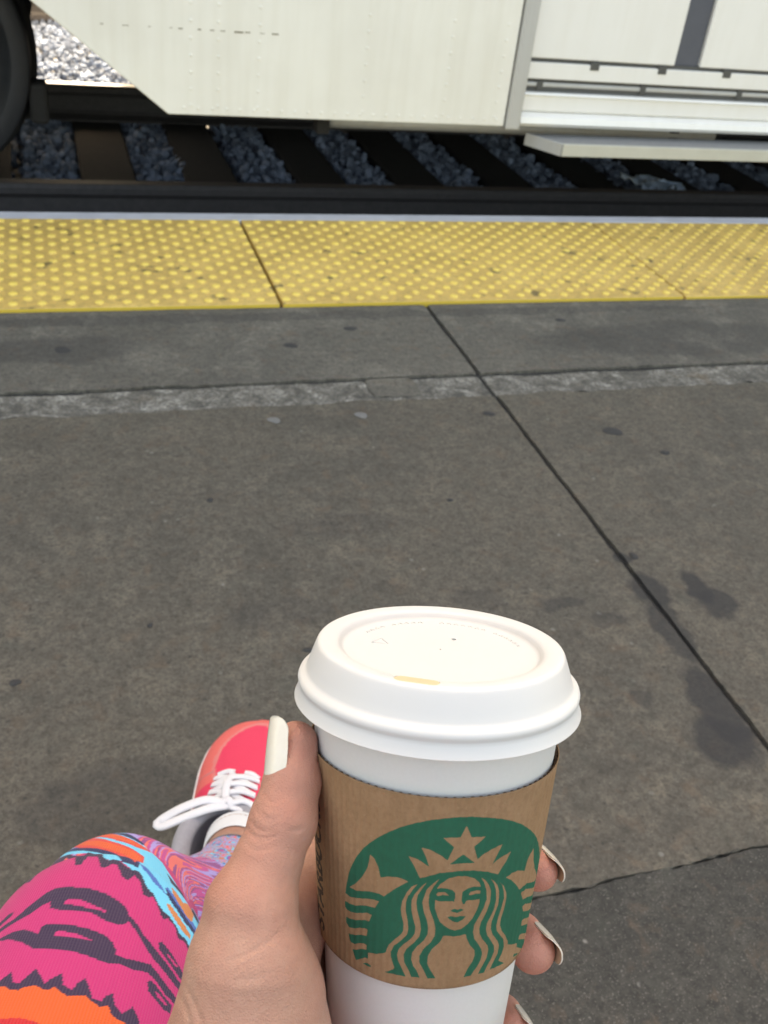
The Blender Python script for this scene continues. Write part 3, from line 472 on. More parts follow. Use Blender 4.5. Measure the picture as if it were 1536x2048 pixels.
# right of the post: door wall, threshold and step
RY = 3.172
tp(box('door_panel', 1.4975, 2.040, RY, RY + 0.03, 0.480, 0.875, M_STEEL, None, 0.003))
tp(box('door_panel', 2.140, 5.2, RY, RY + 0.03, 0.480, 0.875, M_STEEL, None, 0.003))
tp(box('door_seal', 2.042, 2.138, RY + 0.012, RY + 0.04, 0.478, 0.877, M_SEAL, None, 0.004))
tp(box('groove', 1.4975, 5.2, RY + 0.008, RY + 0.04, 0.468, 0.4795, M_GROOVE))
sill = tp(box('sill_band', 1.4975, 5.2, RY - 0.004, RY + 0.03, 0.418, 0.4675, M_STEEL, None, 0.002))
tp(box('groove', 1.4975, 5.2, RY + 0.006, RY + 0.04, 0.378, 0.4175, M_GROOVE))
tp(box('sill_bead', 1.4975, 5.2, RY - 0.001, RY + 0.02, 0.3935, 0.4065, M_STEELD, None, 0.003))
for k in range(4):
    tp(box('sill_clip', 1.725 + 0.255 * k, 1.757 + 0.255 * k, RY - 0.007, RY + 0.006, 0.452, 0.476, M_GROOVE, None, 0.002))
    tp(box('sill_clip', 1.545 + 0.385 * k, 1.567 + 0.385 * k, RY - 0.004, RY + 0.006, 0.386, 0.412, M_GROOVE, None, 0.002))
tp(extrude_poly('sill_channel', [(RY + 0.03, 0.377), (RY - 0.012, 0.377), (RY - 0.016, 0.371), (RY - 0.006, 0.364), (RY - 0.006, 0.322), (RY + 0.004, 0.314), (RY + 0.03, 0.314)], 0, 1.4975, 5.2, M_STEEL))
tp(extrude_poly('sill_channel', [(RY + 0.02, 0.313), (RY - 0.002, 0.313), (RY - 0.026, 0.302), (RY - 0.030, 0.284), (RY - 0.018, 0.272), (RY + 0.02, 0.268)], 0, 1.4975, 5.2, M_STEEL))
step = tp(extrude_poly('step', [(1.55, 3.19), (1.625, 3.062), (5.2, 3.062), (5.2, 3.19)], 2, 0.205, 0.2400, M_TREAD, None, 0.002))
ny = extrude_poly('step_nosing', [(1.628, 3.058), (5.2, 3.058), (5.2, 3.070), (1.628, 3.070)], 2, 0.203, 0.2425, M_STEPY, None, 0.002); ny.parent = step
riser = extrude_poly('step_side', [(1.546, 3.188), (1.552, 3.192), (1.630, 3.066), (1.622, 3.060)], 2, 0.2035, 0.2420, M_STEELD); riser.parent = step
pv, pf = tube([(0.9, 3.36, 0.215), (1.3, 3.36, 0.215), (2.4, 3.36, 0.212)], 0.022, 10); tp(mesh_obj('air_pipe', pv, pf, [M_STEELD], None, True))
tp(box('hanger_bracket', 0.86, 0.90, 3.33, 3.39, 0.18, 0.86, M_UNDER)); tp(box('hanger_bracket', 2.2, 2.24, 3.34, 3.38, 0.19, 0.86, M_UNDER))
# rivets and the seam of the skirt
rv = []; dv = []
n = 8; a = np.linspace(0, 2 * np.pi, n, endpoint=False)
rvv = np.vstack([np.c_[0.0062 * np.cos(a), np.full(n, 0.0), 0.0062 * np.sin(a)], np.c_[0.0040 * np.cos(a), np.full(n, -0.0012), 0.0040 * np.sin(a)]]); rff = grid_faces(2, n, True).tolist() + [list(range(n, 2 * n))]
rr = random.Random(3)
for x in (0.42, 0.50, 0.62, 0.95, 1.22, 1.40):
    for z in np.arange(0.30, 0.62, 0.046):
        if x > 0.353 - (z - 0.272) * 1.29 + 0.03: rv.append((rvv + [x, SY, z], rff))
for x in np.arange(0.40, 1.42, 0.042): rv.append((rvv + [x, SY, 0.292], rff))
v_, f_ = join_vf(rv); tag(tp(mesh_obj('rivet_rows', v_, f_, [M_SKIRT], None, True)), kind='stuff')
for k, (x, l) in enumerate([(0.17, .012), (0.23, .02), (0.30, .014), (0.36, .012), (0.385, .012), (0.44, .014), (0.475, .014), (0.505, .022), (0.545, .035), (0.575, .02), (0.62, .014), (0.655, .02)]):
    tp(box('seam_slot', x, x + l * rr.uniform(.6, 1.1), SY - 0.0006, SY + 0.002, 0.5055 + rr.uniform(-.0012, .0012), 0.5085 + rr.uniform(-.001, .001), M_SEAM))
# wheel and axle box
def wheel(x, y, s):
    R = 0.44
    prof = [(0.05, -0.065), (0.10, -0.065), (0.12, -0.03), (0.30, -0.02), (0.36, -0.03), (0.375, -0.062), (0.432, -0.066), (R, -0.056), (R + 0.002, 0.045), (R + 0.026, 0.055), (R + 0.026, 0.070), (0.37, 0.072), (0.36, 0.02), (0.12, 0.03), (0.05, 0.06)]
    wo = lathe('wheel', [(r, h * s) for r, h in prof], 72, M_WHEEL); wo.rotation_euler = (math.radians(-90), 0, 0); wo.location = (x, y, -0.2 + R)
    tv_ = lathe('wheel_tyre', [(0.378, -0.0645 * s), (0.430, -0.0685 * s), (R + 0.0015, -0.057 * s), (R + 0.0035, 0.044 * s)], 72, M_TYRE, wo)
    hv = lathe('wheel_hub', [(0.001, -0.17 * s), (0.07, -0.17 * s), (0.085, -0.15 * s), (0.085, -0.0655 * s), (0.001, -0.0655 * s)], 32, M_STEELD, wo)
    tp(wo)
for x in (-0.470, -2.6): wheel(x, NY, 1); wheel(x, FY, -1)
for x in (-0.470, -2.6):
    ax = lathe('axle', [(0.001, -0.73), (0.08, -0.73), (0.08, 0.73), (0.001, 0.73)], 24, M_WHEEL); ax.rotation_euler = (math.radians(-90), 0, 0); ax.location = (x, (NY + FY) / 2, 0.24); tp(ax)
tp(box('bogie_frame', -3.1, -0.62, NY - 0.28, NY - 0.14, 0.34, 0.55, M_UNDER, None, 0.03))
tp(box('bogie_frame', -3.1, 0.45, 5.84, 5.93, 0.14, 0.885, M_UNDER, None, 0.02))  # unseen far-side frame, added and sized to keep sun off the ballast
tp(box('axle_box', -0.62, -0.33, NY - 0.30, NY - 0.175, 0.08, 0.42, M_STEELD, None, 0.03))
tp(box('brake_shoe', -0.045, 0.02, NY - 0.05, NY + 0.05, 0.02, 0.16, M_UNDER, None, 0.015))

# ------------------------------------------------------------------ coffee cup
#<CUP>
CUP_C = np.array([0.1084, 0.2140, 0.8154]); CUP_A = np.array([0.0701, 0.3836, 0.9208])
CUP_A = CUP_A / np.linalg.norm(CUP_A)
_f = (CAMP - CUP_C); _f = _f - CUP_A * (_f @ CUP_A); CUP_Y = -_f / np.linalg.norm(_f); CUP_X = np.cross(CUP_Y, CUP_A)
SL_H0, SL_R0, SL_H1, SL_R1 = -0.0144, 0.0412, -0.0820, 0.0356      # sleeve: height and radius of its top and bottom edge
def sleeve_r(h): return SL_R1 + (SL_R0 - SL_R1) * (h - SL_H1) / (SL_H0 - SL_H1)
#</CUP>
cup = empty('coffee_cup'); cup.matrix_world = Matrix([[CUP_X[i], CUP_Y[i], CUP_A[i], CUP_C[i]] for i in range(3)] + [[0, 0, 0, 1]])
tag(cup, 'white paper coffee cup with white lid and brown cardboard sleeve held in the hand', 'coffee cup')
t = NT('cup_paper'); p = t.pos(kind='Object'); f = t.noise(p, 900, 3)
t.set(t.mix(f, (0.69, 0.68, 0.65), (0.74, 0.73, 0.70)), 0.45, 0, **{'Subsurface Weight': 0.15, 'Subsurface Radius': (0.004, 0.003, 0.002), 'Subsurface Scale': 1.0}); t.bump(f, 0.03, 0.0005); M_CUP = t.m
t = NT('lid_plastic'); p = t.pos(kind='Object'); f = t.noise(p, 1500, 2)
t.set((0.755, 0.745, 0.72), 0.42, 0, **{'Subsurface Weight': 0.3, 'Subsurface Radius': (0.004, 0.0035, 0.003), 'Subsurface Scale': 1.0}); t.bump(f, 0.025, 0.0004); M_LID = t.m
def cr(h): return sleeve_r(h) - 0.0016
CB = -0.131
body = lathe('cup_body', [(0.0005, CB + 0.006), (cr(CB) - 0.002, CB + 0.006), (cr(CB) - 0.001, CB), (cr(CB), CB + 0.0005), (cr(-0.10), -0.10), (cr(-0.06), -0.06), (cr(-0.03), -0.03), (cr(0.0), 0.0), (cr(0.004), 0.004), (cr(0.004) - 0.0008, 0.004), (cr(-0.06) - .0008, -0.06), (cr(-0.115) - .0008, -0.115), (0.0005, -0.115)], 160, M_CUP, cup)
LP = [(46.7, 0.0), (46.9, 0.25), (46.7, 0.7), (46.1, 2.6), (45.6, 5.0), (45.35, 6.0), (45.4, 6.7), (45.8, 7.5), (46.0, 8.5), (45.7, 9.5), (45.0, 10.2), (44.1, 10.6), (43.5, 11.0), (43.2, 11.7), (42.7, 13.2),
      (42.0, 15.6), (41.3, 18.0), (41.05, 18.9), (40.6, 19.7), (39.9, 20.25), (39.0, 20.45), (37.5, 20.45), (34.2, 20.1), (33.4, 19.8), (32.8, 19.1), (32.3, 17.9), (31.8, 17.2), (30.9, 16.9), (28.0, 16.85), (20, 16.8), (10, 16.8), (0.4, 16.8)]
LP = [(46.7, 0), (46.9, .25), (46.7, .7), (46.2, 2.0), (45.7, 3.6), (45.4, 4.6), (45.5, 5.2), (45.9, 5.9), (46.0, 6.8), (45.7, 7.7), (45.0, 8.4), (44.0, 8.9), (43.5, 9.4), (43.2, 10), (42.5, 12.3), (41.5, 15.2), (40.6, 17.6), (40.3, 18.3), (39.9, 18.85), (39.3, 19.2), (38.5, 19.3), (37, 19.3), (34.9, 19.15), (34.0, 18.85), (33.2, 18.3), (32.6, 17.6), (32.0, 17.1), (31.0, 16.85), (28.0, 16.8), (20, 16.8), (10, 16.8), (0.4, 16.8)]
inn = [(r - 0.45 if r > 1 else r, h - 0.45) for r, h in LP if h > 1.0 or r < 40][::-1] + [(46.0, 0.25)]
prof = [(r / 1000, h / 1000) for r, h in LP + inn]
lid = lathe('lid', prof, 220, M_LID, None, True)
def cut(o, cutter):
    md = o.modifiers.new('b', 'BOOLEAN'); md.object = cutter; md.operation = 'DIFFERENCE'; md.solver = 'EXACT'
    dg = bpy.context.evaluated_depsgraph_get(); me = bpy.data.meshes.new_from_object(o.evaluated_get(dg)); o.modifiers.clear(); o.data = me
    bpy.data.objects.remove(cutter)
    return o
# sip slot through the front of the rim, vent hole in the deck
SIPX, SIPY = -0.0062, -0.0352
def slot(hw, r, x, y, z0, z1, ang):
    pts = [(x + hw * math.cos(ang) * s + r * math.cos(b + ang - math.pi / 2 * s + 0), y + hw * math.sin(ang) * s + r * math.sin(b + ang - math.pi / 2 * s)) for s in (1, -1) for b in np.linspace(0, math.pi, 9)]
    return extrude_poly('cutter', pts, 2, z0, z1, M_LID)
sa = math.atan2(SIPX, -SIPY) * 0.9
cut(lid, slot(0.0045, 0.0025, SIPX, SIPY, 0.0175, 0.024, sa))
hb = bmesh.new(); bmesh.ops.create_cone(hb, cap_ends=True, segments=14, radius1=0.0009, radius2=0.0009, depth=0.01, matrix=Matrix.Translation((0.0043, 0.0110, 0.0168)))
cut(lid, from_bm('cutter', hb))
lid.parent = cup
for pl in lid.data.polygons: pl.use_smooth = True
try:
    lid.data.set_sharp_from_angle(angle=math.radians(50))
except Exception: pass
M_SIP = plain('milky_coffee_stain', (0.66, 0.53, 0.33), 0.55, 0, 0.12, 300)
sv = slot(0.0046, 0.0026, SIPX, SIPY, 0.0175, 0.01885, sa); sv.name = 'sip_shutter'; sv.data.materials.clear(); sv.data.materials.append(M_SIP); sv.parent = lid
# raised moulding marks on the deck
M_EMB = M_LID
emb = []
for k in range(26):
    a_ = math.radians(20 + 5.4 * k); c_ = np.array([0.0275 * math.cos(a_), 0.0275 * math.sin(a_), 0.0169])
    if k in (6, 14, 15, 21): continue
    d_ = np.array([-math.sin(a_), math.cos(a_), 0]); e_ = np.array([math.cos(a_), math.sin(a_), 0])
    emb.append(tube([c_ - d_ * 0.0007 - e_ * .0008, c_ - d_ * .0001 + e_ * .0008, c_ + d_ * 0.0008 - e_ * .0006], 0.00013, 5))
for q in ((0, 2.1), (2.1, 4.2), (4.2, 6.28)):
    p0 = np.array([-0.020 + 0.0032 * math.cos(q[0] + 1.57), 0.003 + 0.0032 * math.sin(q[0] + 1.57), 0.0169]); p1 = np.array([-0.020 + 0.0032 * math.cos(q[1] + 1.57), 0.003 + 0.0032 * math.sin(q[1] + 1.57), 0.0169])
    emb.append(tube([p0, p0 * .5 + p1 * .5, p0 * .15 + p1 * .85], 0.0002, 5))
v_, f_ = join_vf(emb); tag(mesh_obj('moulded_marks', v_, f_, [M_EMB], lid, True), kind='stuff')

# sleeve with the print
ph = np.r_[np.linspace(-np.pi, -1.62, 60), np.arange(-1.615, 1.615, 0.0046), np.linspace(1.62, np.pi, 60)[:-1]]
hh = np.linspace(SL_H0, SL_H1, 330)
PHI, HH = np.meshgrid(ph, hh)
ink = np.zeros(PHI.shape, np.float32)
def soft(px, py, poly, sx, sy):
    acc = np.zeros(px.shape, np.float32)
    for dx in (-.25, .25):
        for dy in (-.25, .25): acc += inside(px + dx * sx, py + dy * sy, poly)
    return acc / 4
for colr, poly in LOGO:                       # print polygons on the unrolled sleeve: (angle, height) in 1/1000 rad and 1/100 mm
    q = np.array(poly, float).reshape(-1, 2); q = np.c_[q[:, 0] / 1000, q[:, 1] / 1e5]
    a_ = soft(PHI, HH, q, 0.0046, 0.0002); ink = ink * (1 - a_) + colr * a_
# side lettering, reads upwards
cu = bpy.data.curves.new('txt', 'FONT'); cu.body = 'STARBUCKS'; cu.size = 1.0; cu.space_character = 1.02
to = bpy.data.objects.new('txt', cu); COL.objects.link(to)
dg = bpy.context.evaluated_depsgraph_get(); tm_ = to.evaluated_get(dg).to_mesh(); tm_.calc_loop_triangles()
tvv = np.array([v.co[:2] for v in tm_.vertices]); tri = np.array([q.vertices[:] for q in tm_.loop_triangles])
bpy.data.objects.remove(to); bpy.data.curves.remove(cu)
cap = 0.0078; wid = 0.0470; tx = tvv[:, 0] / tvv[:, 0].max(); ty = tvv[:, 1] / tvv[:, 1].max()
th_ = np.zeros(PHI.shape, np.float32)
LX = TXT_PHI - ty * cap / 0.0385; LY = TXT_H + tx * wid
for a_, b_, c_ in tri: th_ = np.maximum(th_, inside(PHI, HH, [(LX[a_], LY[a_]), (LX[b_], LY[b_]), (LX[c_], LY[c_])]))
for _ in range(2):
    d_ = th_.copy()
    for ax_, sh__ in ((0, 1), (0, -1), (1, 1), (1, -1)): d_ = np.maximum(d_, np.roll(th_, sh__, ax_))
    th_ = d_
RR = sleeve_r(HH) + 0.00006 * np.sin(PHI * 95) + 0.00010 * np.sin(PHI * 7 + 1) * (HH + 0.05) / 0.03
SV = np.stack([RR * np.sin(PHI), -RR * np.cos(PHI), HH], -1).reshape(-1, 3)
sleeve = mesh_obj('sleeve', SV, grid_faces(len(hh), len(ph), True)[:, ::-1], None, cup, True)
set_color(sleeve, np.stack([ink.ravel(), th_.ravel(), ink.ravel() * 0], 1), 'print')
t = NT('kraft_cardboard'); p = t.pos(kind='Object')
fib = t.noise(t.pos((1, 1, 0.75), 'Object'), 620, 5, 0.7); blot = t.noise(p, 60, 5, 0.65); flute = t.noise(t.pos((1, 1, 0.02), 'Object'), 260, 2); spot = t.noise(p, 900, 3, 0.7)
k = t.ramp(blot, [(0.3, (0.305, 0.178, 0.096)), (0.7, (0.375, 0.225, 0.128))])
k = t.mix(t.math('MULTIPLY', t.ramp(fib, [(0.36, 1), (0.56, 0)]), 0.30), k, (0.17, 0.095, 0.05))
k = t.mix(t.math('MULTIPLY', t.ramp(spot, [(0.62, 0), (0.72, 1)]), 0.3), k, (0.50, 0.36, 0.23))
k = t.mix(t.math('MULTIPLY', t.ramp(flute, [(0.55, 0), (0.75, 1)]), 0.09), k, (0.16, 0.09, 0.05))
at = t.n('ShaderNodeAttribute'); at.attribute_name = 'print'; sp_ = t.n('ShaderNodeSeparateColor'); t.l(at.outputs['Color'], sp_.inputs[0])
gcol = t.mix(t.math('MULTIPLY', t.ramp(fib, [(0.38, 1), (0.58, 0)]), 0.35), t.mix(blot, (0.010, 0.105, 0.060), (0.016, 0.138, 0.084)), (0.020, 0.085, 0.052))
i1 = t.ramp(sp_.outputs[0], [(0.42, 0), (0.58, 1)]); i2 = t.math('MULTIPLY', sp_.outputs[1], 0.93)
c = t.mix(i1, k, gcol); c = t.mix(i2, c, (0.045, 0.035, 0.030))
t.set(c, 0.8, **{'Specular IOR Level': 0.2}); t.bump(t.mix(0.5, fib, flute), 0.10, 0.0004); M_KRAFT = t.m
sleeve.data.materials.append(M_KRAFT)
# corrugation seen along the upper and lower edge: inner liner and wavy fluting
M_FLUTE = plain('fluting_board', (0.15, 0.085, 0.05), 0.9, 0, 0.2, 400)
nf = 760; a_ = np.linspace(0, 2 * np.pi, nf, endpoint=False); wv = 0.00042 * np.sin(a_ * 95)
V = []
for h in (SL_H0 - 0.0001, SL_H1 + 0.0001):
    r = sleeve_r(h) - 0.0007 + wv; V.append(np.c_[r * np.sin(a_), -r * np.cos(a_), np.full(nf, h)])
mesh_obj('fluting', np.vstack(V), grid_faces(2, nf, True), [M_FLUTE], sleeve, True)
lip = []
for h, s in ((SL_H0, 1), (SL_H1, -1)):
    r0 = sleeve_r(h); lip.append((r0, h))
rr_ = 0.00025
edge = [(sleeve_r(SL_H0) + .0001, SL_H0 - .0002), (sleeve_r(SL_H0) + .0001, SL_H0 + .00012), (sleeve_r(SL_H0) - rr_, SL_H0 + .00012), (sleeve_r(SL_H0) - rr_, SL_H0 - .0025)]
lathe('sleeve_edge', edge, 240, M_KRAFT, sleeve)
edge = [(sleeve_r(SL_H1) + .0001, SL_H1 + .0002), (sleeve_r(SL_H1) + .0001, SL_H1 - .00012), (sleeve_r(SL_H1) - .0014, SL_H1 - .00012), (sleeve_r(SL_H1) - .0014, SL_H1 + .0025)]
lathe('sleeve_edge', edge, 240, M_KRAFT, sleeve)

# ------------------------------------------------------------------ person: arm and hand, leg, shoe
def smin(a, b, k):
    h = np.maximum(k - np.abs(a - b), 0) / k
    return np.minimum(a, b) - h * h * k * 0.25
def cone(p, a, b, ra, rb):
    ba = (b - a).astype(np.float32); pa = p - a.astype(np.float32)
    t = np.clip(pa @ ba / float(ba @ ba), 0, 1)
    return np.linalg.norm(pa - t[:, None] * ba, axis=1) - (ra + (rb - ra) * t)
def chain(p, pts, k):
    d = None
    for (a, ra), (b, rb) in zip(pts[:-1], pts[1:]):
        e = cone(p, a, b, ra, rb); d = e if d is None else smin(d, e, k)
    return d
#<HAND>
def J(u, v, z, r): return (P(u, v, z), r)
ELBOW = np.array([-0.185, -0.045, 0.665]); SHOULDER = np.array([-0.265, -0.27, 0.90])
WRIST = J(452, 2250, 0.306, 0.0235)
THUMB = [J(592, 1486, .319, .0070), J(585, 1560, .316, .0087), J(567, 1640, .312, .0101), J(533, 1730, .308, .0103), J(503, 1815, .304, .0138), J(496, 1930, .302, .0182), J(486, 2060, .302, .0228)]
INDEX = [J(590, 1818, .348, .0115), J(648, 1712, .383, .0093), J(760, 1700, .3915, .0088), J(890, 1700, .393, .0085), J(1000, 1695, .386, .0081), J(1048, 1712, .380, .0078), J(1076, 1742, .366, .0072)]
MIDDLE = [J(600, 1920, .362, .0118), J(645, 1868, .390, .0097), J(760, 1858, .398, .0092), J(880, 1868, .3985, .0089), J(990, 1858, .388, .0087), J(1040, 1872, .381, .0085), J(1066, 1902, .3675, .0080)]
RING = [J(605, 2030, .366, .0115), J(650, 1998, .389, .0094), J(830, 2010, .397, .0087), J(955, 2015, .387, .0085), J(1000, 2035, .380, .0084), J(1022, 2068, .3665, .0080)]
PINKY = [J(610, 2135, .360, .0102), J(670, 2130, .384, .0082), J(810, 2150, .389, .0075), J(930, 2185, .370, .0064)]
def hand_sdf(p):
    th = chain(p, THUMB, 0.003)
    th = smin(th, cone(p, P(562, 1985, .308), P(548, 2080, .310), .0120, .0185), 0.012)       # ball of the thumb
    palm = cone(p, WRIST[0], INDEX[0][0], .019, .0115)
    for f, r in ((MIDDLE, .0118), (RING, .0112), (PINKY, .0102)): palm = smin(palm, cone(p, WRIST[0], f[0][0], .019, r), 0.014)
    palm = smin(palm, cone(p, P(516, 1885, .314), INDEX[0][0], .0080, .0090), 0.012)          # web of the thumb
    palm = smin(palm, cone(p, WRIST[0], ELBOW, WRIST[1], .037), 0.02)
    d = smin(th, palm, 0.011)
    for i, f in enumerate((INDEX, MIDDLE, RING, PINKY)):
        fd = chain(p, f, 0.002)
        d = smin(d, fd, 0.0045)
    return d
#</HAND>
#<NETS>
def sdf_mesh(fn, lo, hi, h, c=6):
    lo = np.asarray(lo, float); nb = np.ceil((np.asarray(hi) - lo) / (h * c)).astype(int); n = nb * c
    bi = np.stack(np.meshgrid(*[np.arange(k) for k in nb], indexing='ij'), -1).reshape(-1, 3)
    cen = lo + (bi * c + (c - 1) / 2) * h
    d = fn(cen.astype(np.float32)); act = np.abs(d) < h * c * 1.25
    F = np.repeat(np.repeat(np.repeat(d.reshape(nb), c, 0), c, 1), c, 2).astype(np.float32)
    off = np.stack(np.meshgrid(*[np.arange(c)] * 3, indexing='ij'), -1).reshape(-1, 3)
    idx = (bi[act][:, None] * c + off).reshape(-1, 3)
    F[idx[:, 0], idx[:, 1], idx[:, 2]] = fn((lo + idx * h).astype(np.float32))
    S = F < 0
    cells = np.zeros(np.array(S.shape) - 1, bool)
    for ax in range(3):
        pass
    s8 = [S[a:S.shape[0] - 1 + a, b:S.shape[1] - 1 + b, e:S.shape[2] - 1 + e] for a in (0, 1) for b in (0, 1) for e in (0, 1)]
    any_ = np.logical_or.reduce(s8); all_ = np.logical_and.reduce(s8); cells = any_ & ~all_
    ci = np.argwhere(cells); vid = -np.ones(cells.shape, np.int64); vid[cells] = np.arange(len(ci))
    acc = np.zeros((len(ci), 3)); cnt = np.zeros(len(ci))
    cor = [(a, b, e) for a in (0, 1) for b in (0, 1) for e in (0, 1)]
    for i in range(8):
        for j in range(i + 1, 8):
            A, B = np.array(cor[i]), np.array(cor[j])
            if np.abs(A - B).sum() != 1: continue
            fa = F[tuple((ci + A).T)]; fb = F[tuple((ci + B).T)]; m = (fa < 0) != (fb < 0)
            t = np.where(m, fa / np.where(m, fa - fb, 1), 0)
            acc += np.where(m[:, None], A + (B - A) * t[:, None], 0); cnt += m
    V = lo + (ci + acc / cnt[:, None]) * h
    Q = []
    for ax in range(3):
        o1, o2 = [k for k in range(3) if k != ax]
        sl = [slice(None)] * 3; sl[ax] = slice(0, -1); sh = list(sl); sh[ax] = slice(1, None)
        e = S[tuple(sl)] != S[tuple(sh)]; ei = np.argwhere(e)
        ok = (ei[:, o1] > 0) & (ei[:, o2] > 0) & (ei[:, o1] < cells.shape[o1]) & (ei[:, o2] < cells.shape[o2]); ei = ei[ok]
        inn_ = S[tuple(ei.T)]
        u1 = np.zeros(3, int); u1[o1] = 1; u2 = np.zeros(3, int); u2[o2] = 1
        q = np.stack([vid[tuple((ei - u1 - u2).T)], vid[tuple((ei - u2).T)], vid[tuple(ei.T)], vid[tuple((ei - u1).T)]], 1)
        flip = inn_ if ax != 1 else ~inn_
        q[~flip] = q[~flip][:, ::-1]; Q.append(q)
    return V, np.vstack(Q)
#</NETS>
allp = np.array([a for f in (THUMB, INDEX, MIDDLE, RING, PINKY) for a, r in f] + [WRIST[0] + (ELBOW - WRIST[0]) * 0.25])
lo, hi = allp.min(0) - 0.026, allp.max(0) + 0.026
def hand_f(p):
    d = hand_sdf(p)
    ax = (ELBOW - WRIST[0]); ax = ax / np.linalg.norm(ax)
    return np.maximum(d, ((p - (WRIST[0] + ax * 0.035).astype(np.float32)) @ ax.astype(np.float32)))
HV, HF = sdf_mesh(hand_f, lo, hi, 0.00072)
# skin folds: shallow grooves pressed along curves on the skin
HN = np.zeros_like(HV)
e1 = HV[HF[:, 1]] - HV[HF[:, 0]]; e2 = HV[HF[:, 2]] - HV[HF[:, 0]]; fn_ = np.cross(e1, e2)
for k in range(4): np.add.at(HN, HF[:, k], fn_)
HN /= np.linalg.norm(HN, axis=1, keepdims=True) + 1e-12
if np.mean(np.einsum('ij,ij->i', HN, HV - HV.mean(0))) < 0: HN = -HN; HF = HF[:, ::-1]
disp = np.zeros(len(HV))
for dep, wid_, pts in FOLDS:
    c_, _ = catmull(np.array(pts, float).reshape(-1, 3) / 1e5, 40)
    dm = np.full(len(HV), 1e9); bx = ((HV > c_.min(0) - 0.008) & (HV < c_.max(0) + 0.008)).all(1)
    dd = np.linalg.norm(HV[bx][:, None] - c_[None], axis=2); mn = dd.min(1); fade = np.sin(np.pi * (dd.argmin(1) + 2) / 44) ** 0.6
    disp[bx] -= fade * dep * (np.exp(-(mn / wid_) ** 2) - 0.12 * np.exp(-((mn - 2.2 * wid_) / (1.3 * wid_)) ** 2))
HV = HV + HN * disp[:, None]
# upper arm and shin under the clothes belong to the same body
armv, armf = tube(*(lambda q: (q[:, :3], q[:, 3]))(catmull([[*(WRIST[0] + (ELBOW - WRIST[0]) * .08), .0242], [*(WRIST[0] + (ELBOW - WRIST[0]) * .4), .031], [*ELBOW, .037], [*(ELBOW * .5 + SHOULDER * .5), .042], [*SHOULDER, .05]], 60)[0]), 40)
#<LEG>
LEGP = [[-0.17, -0.16, 0.50, .088], [-0.13, 0.02, 0.502, .080], [-0.075, 0.17, 0.503, .072], [*P(168, 1990, .545), .0635], [*P(200, 1905, .585), .0560], [*P(234, 1828, .635), .0485], [*P(300, 1835, .70), .0465],
        [*P(372, 1838, .78), .0455], [*P(425, 1795, .87), .040], [*P(450, 1762, .92), .0350], [*P(462, 1738, .955), .0330]]
def leg_grid(ns, nphi):
    q, s = catmull(LEGP, 700)
    sf = np.r_[np.linspace(0, 0.42, 100, endpoint=False), np.linspace(0.42, 0.64, ns - 290, endpoint=False), np.linspace(0.64, s[-1], 190)]
    q = np.stack([np.interp(sf, s, q[:, i]) for i in range(4)], 1); s = sf
    T = np.gradient(q[:, :3], s, axis=0); T /= np.linalg.norm(T, axis=1, keepdims=True)
    u = np.linspace(0, s[-1], 700); Tu = np.stack([np.interp(u, s, T[:, i]) for i in range(3)], 1); k = 50
    Tu = np.vstack([np.repeat(Tu[:1], k, 0), Tu, np.repeat(Tu[-1:], k, 0)]); ker = np.hanning(k + 2)[1:-1]; ker /= ker.sum()
    Tu = np.stack([np.convolve(Tu[:, i], ker, 'same')[k:-k] for i in range(3)], 1)
    T = np.stack([np.interp(s, u, Tu[:, i]) for i in range(3)], 1); T /= np.linalg.norm(T, axis=1, keepdims=True)
    N = np.zeros_like(T); n0 = np.array([0, 0, 1.0])
    for i in range(ns):
        n0 = n0 - T[i] * (T[i] @ n0); n0 = n0 / np.linalg.norm(n0); N[i] = n0
    B = np.cross(T, N)
    a = np.linspace(-np.pi, np.pi, nphi, endpoint=False)
    r = q[:, 3][:, None] * np.ones(nphi)
    f = s / s[-1]
    r = r * (1 + 0.05 * np.exp(-((f - 0.60) / 0.04) ** 2)[:, None] * np.exp(-(a / 0.7) ** 2)[None])   # kneecap
    r = r * (1 + 0.06 * np.exp(-((f - 0.78) / 0.09) ** 2)[:, None] * (0.5 - 0.5 * np.cos(a))[None])   # calf behind
    V = q[:, None, :3] + r[..., None] * (np.cos(a)[None, :, None] * N[:, None] + np.sin(a)[None, :, None] * B[:, None])
    return V, s, a
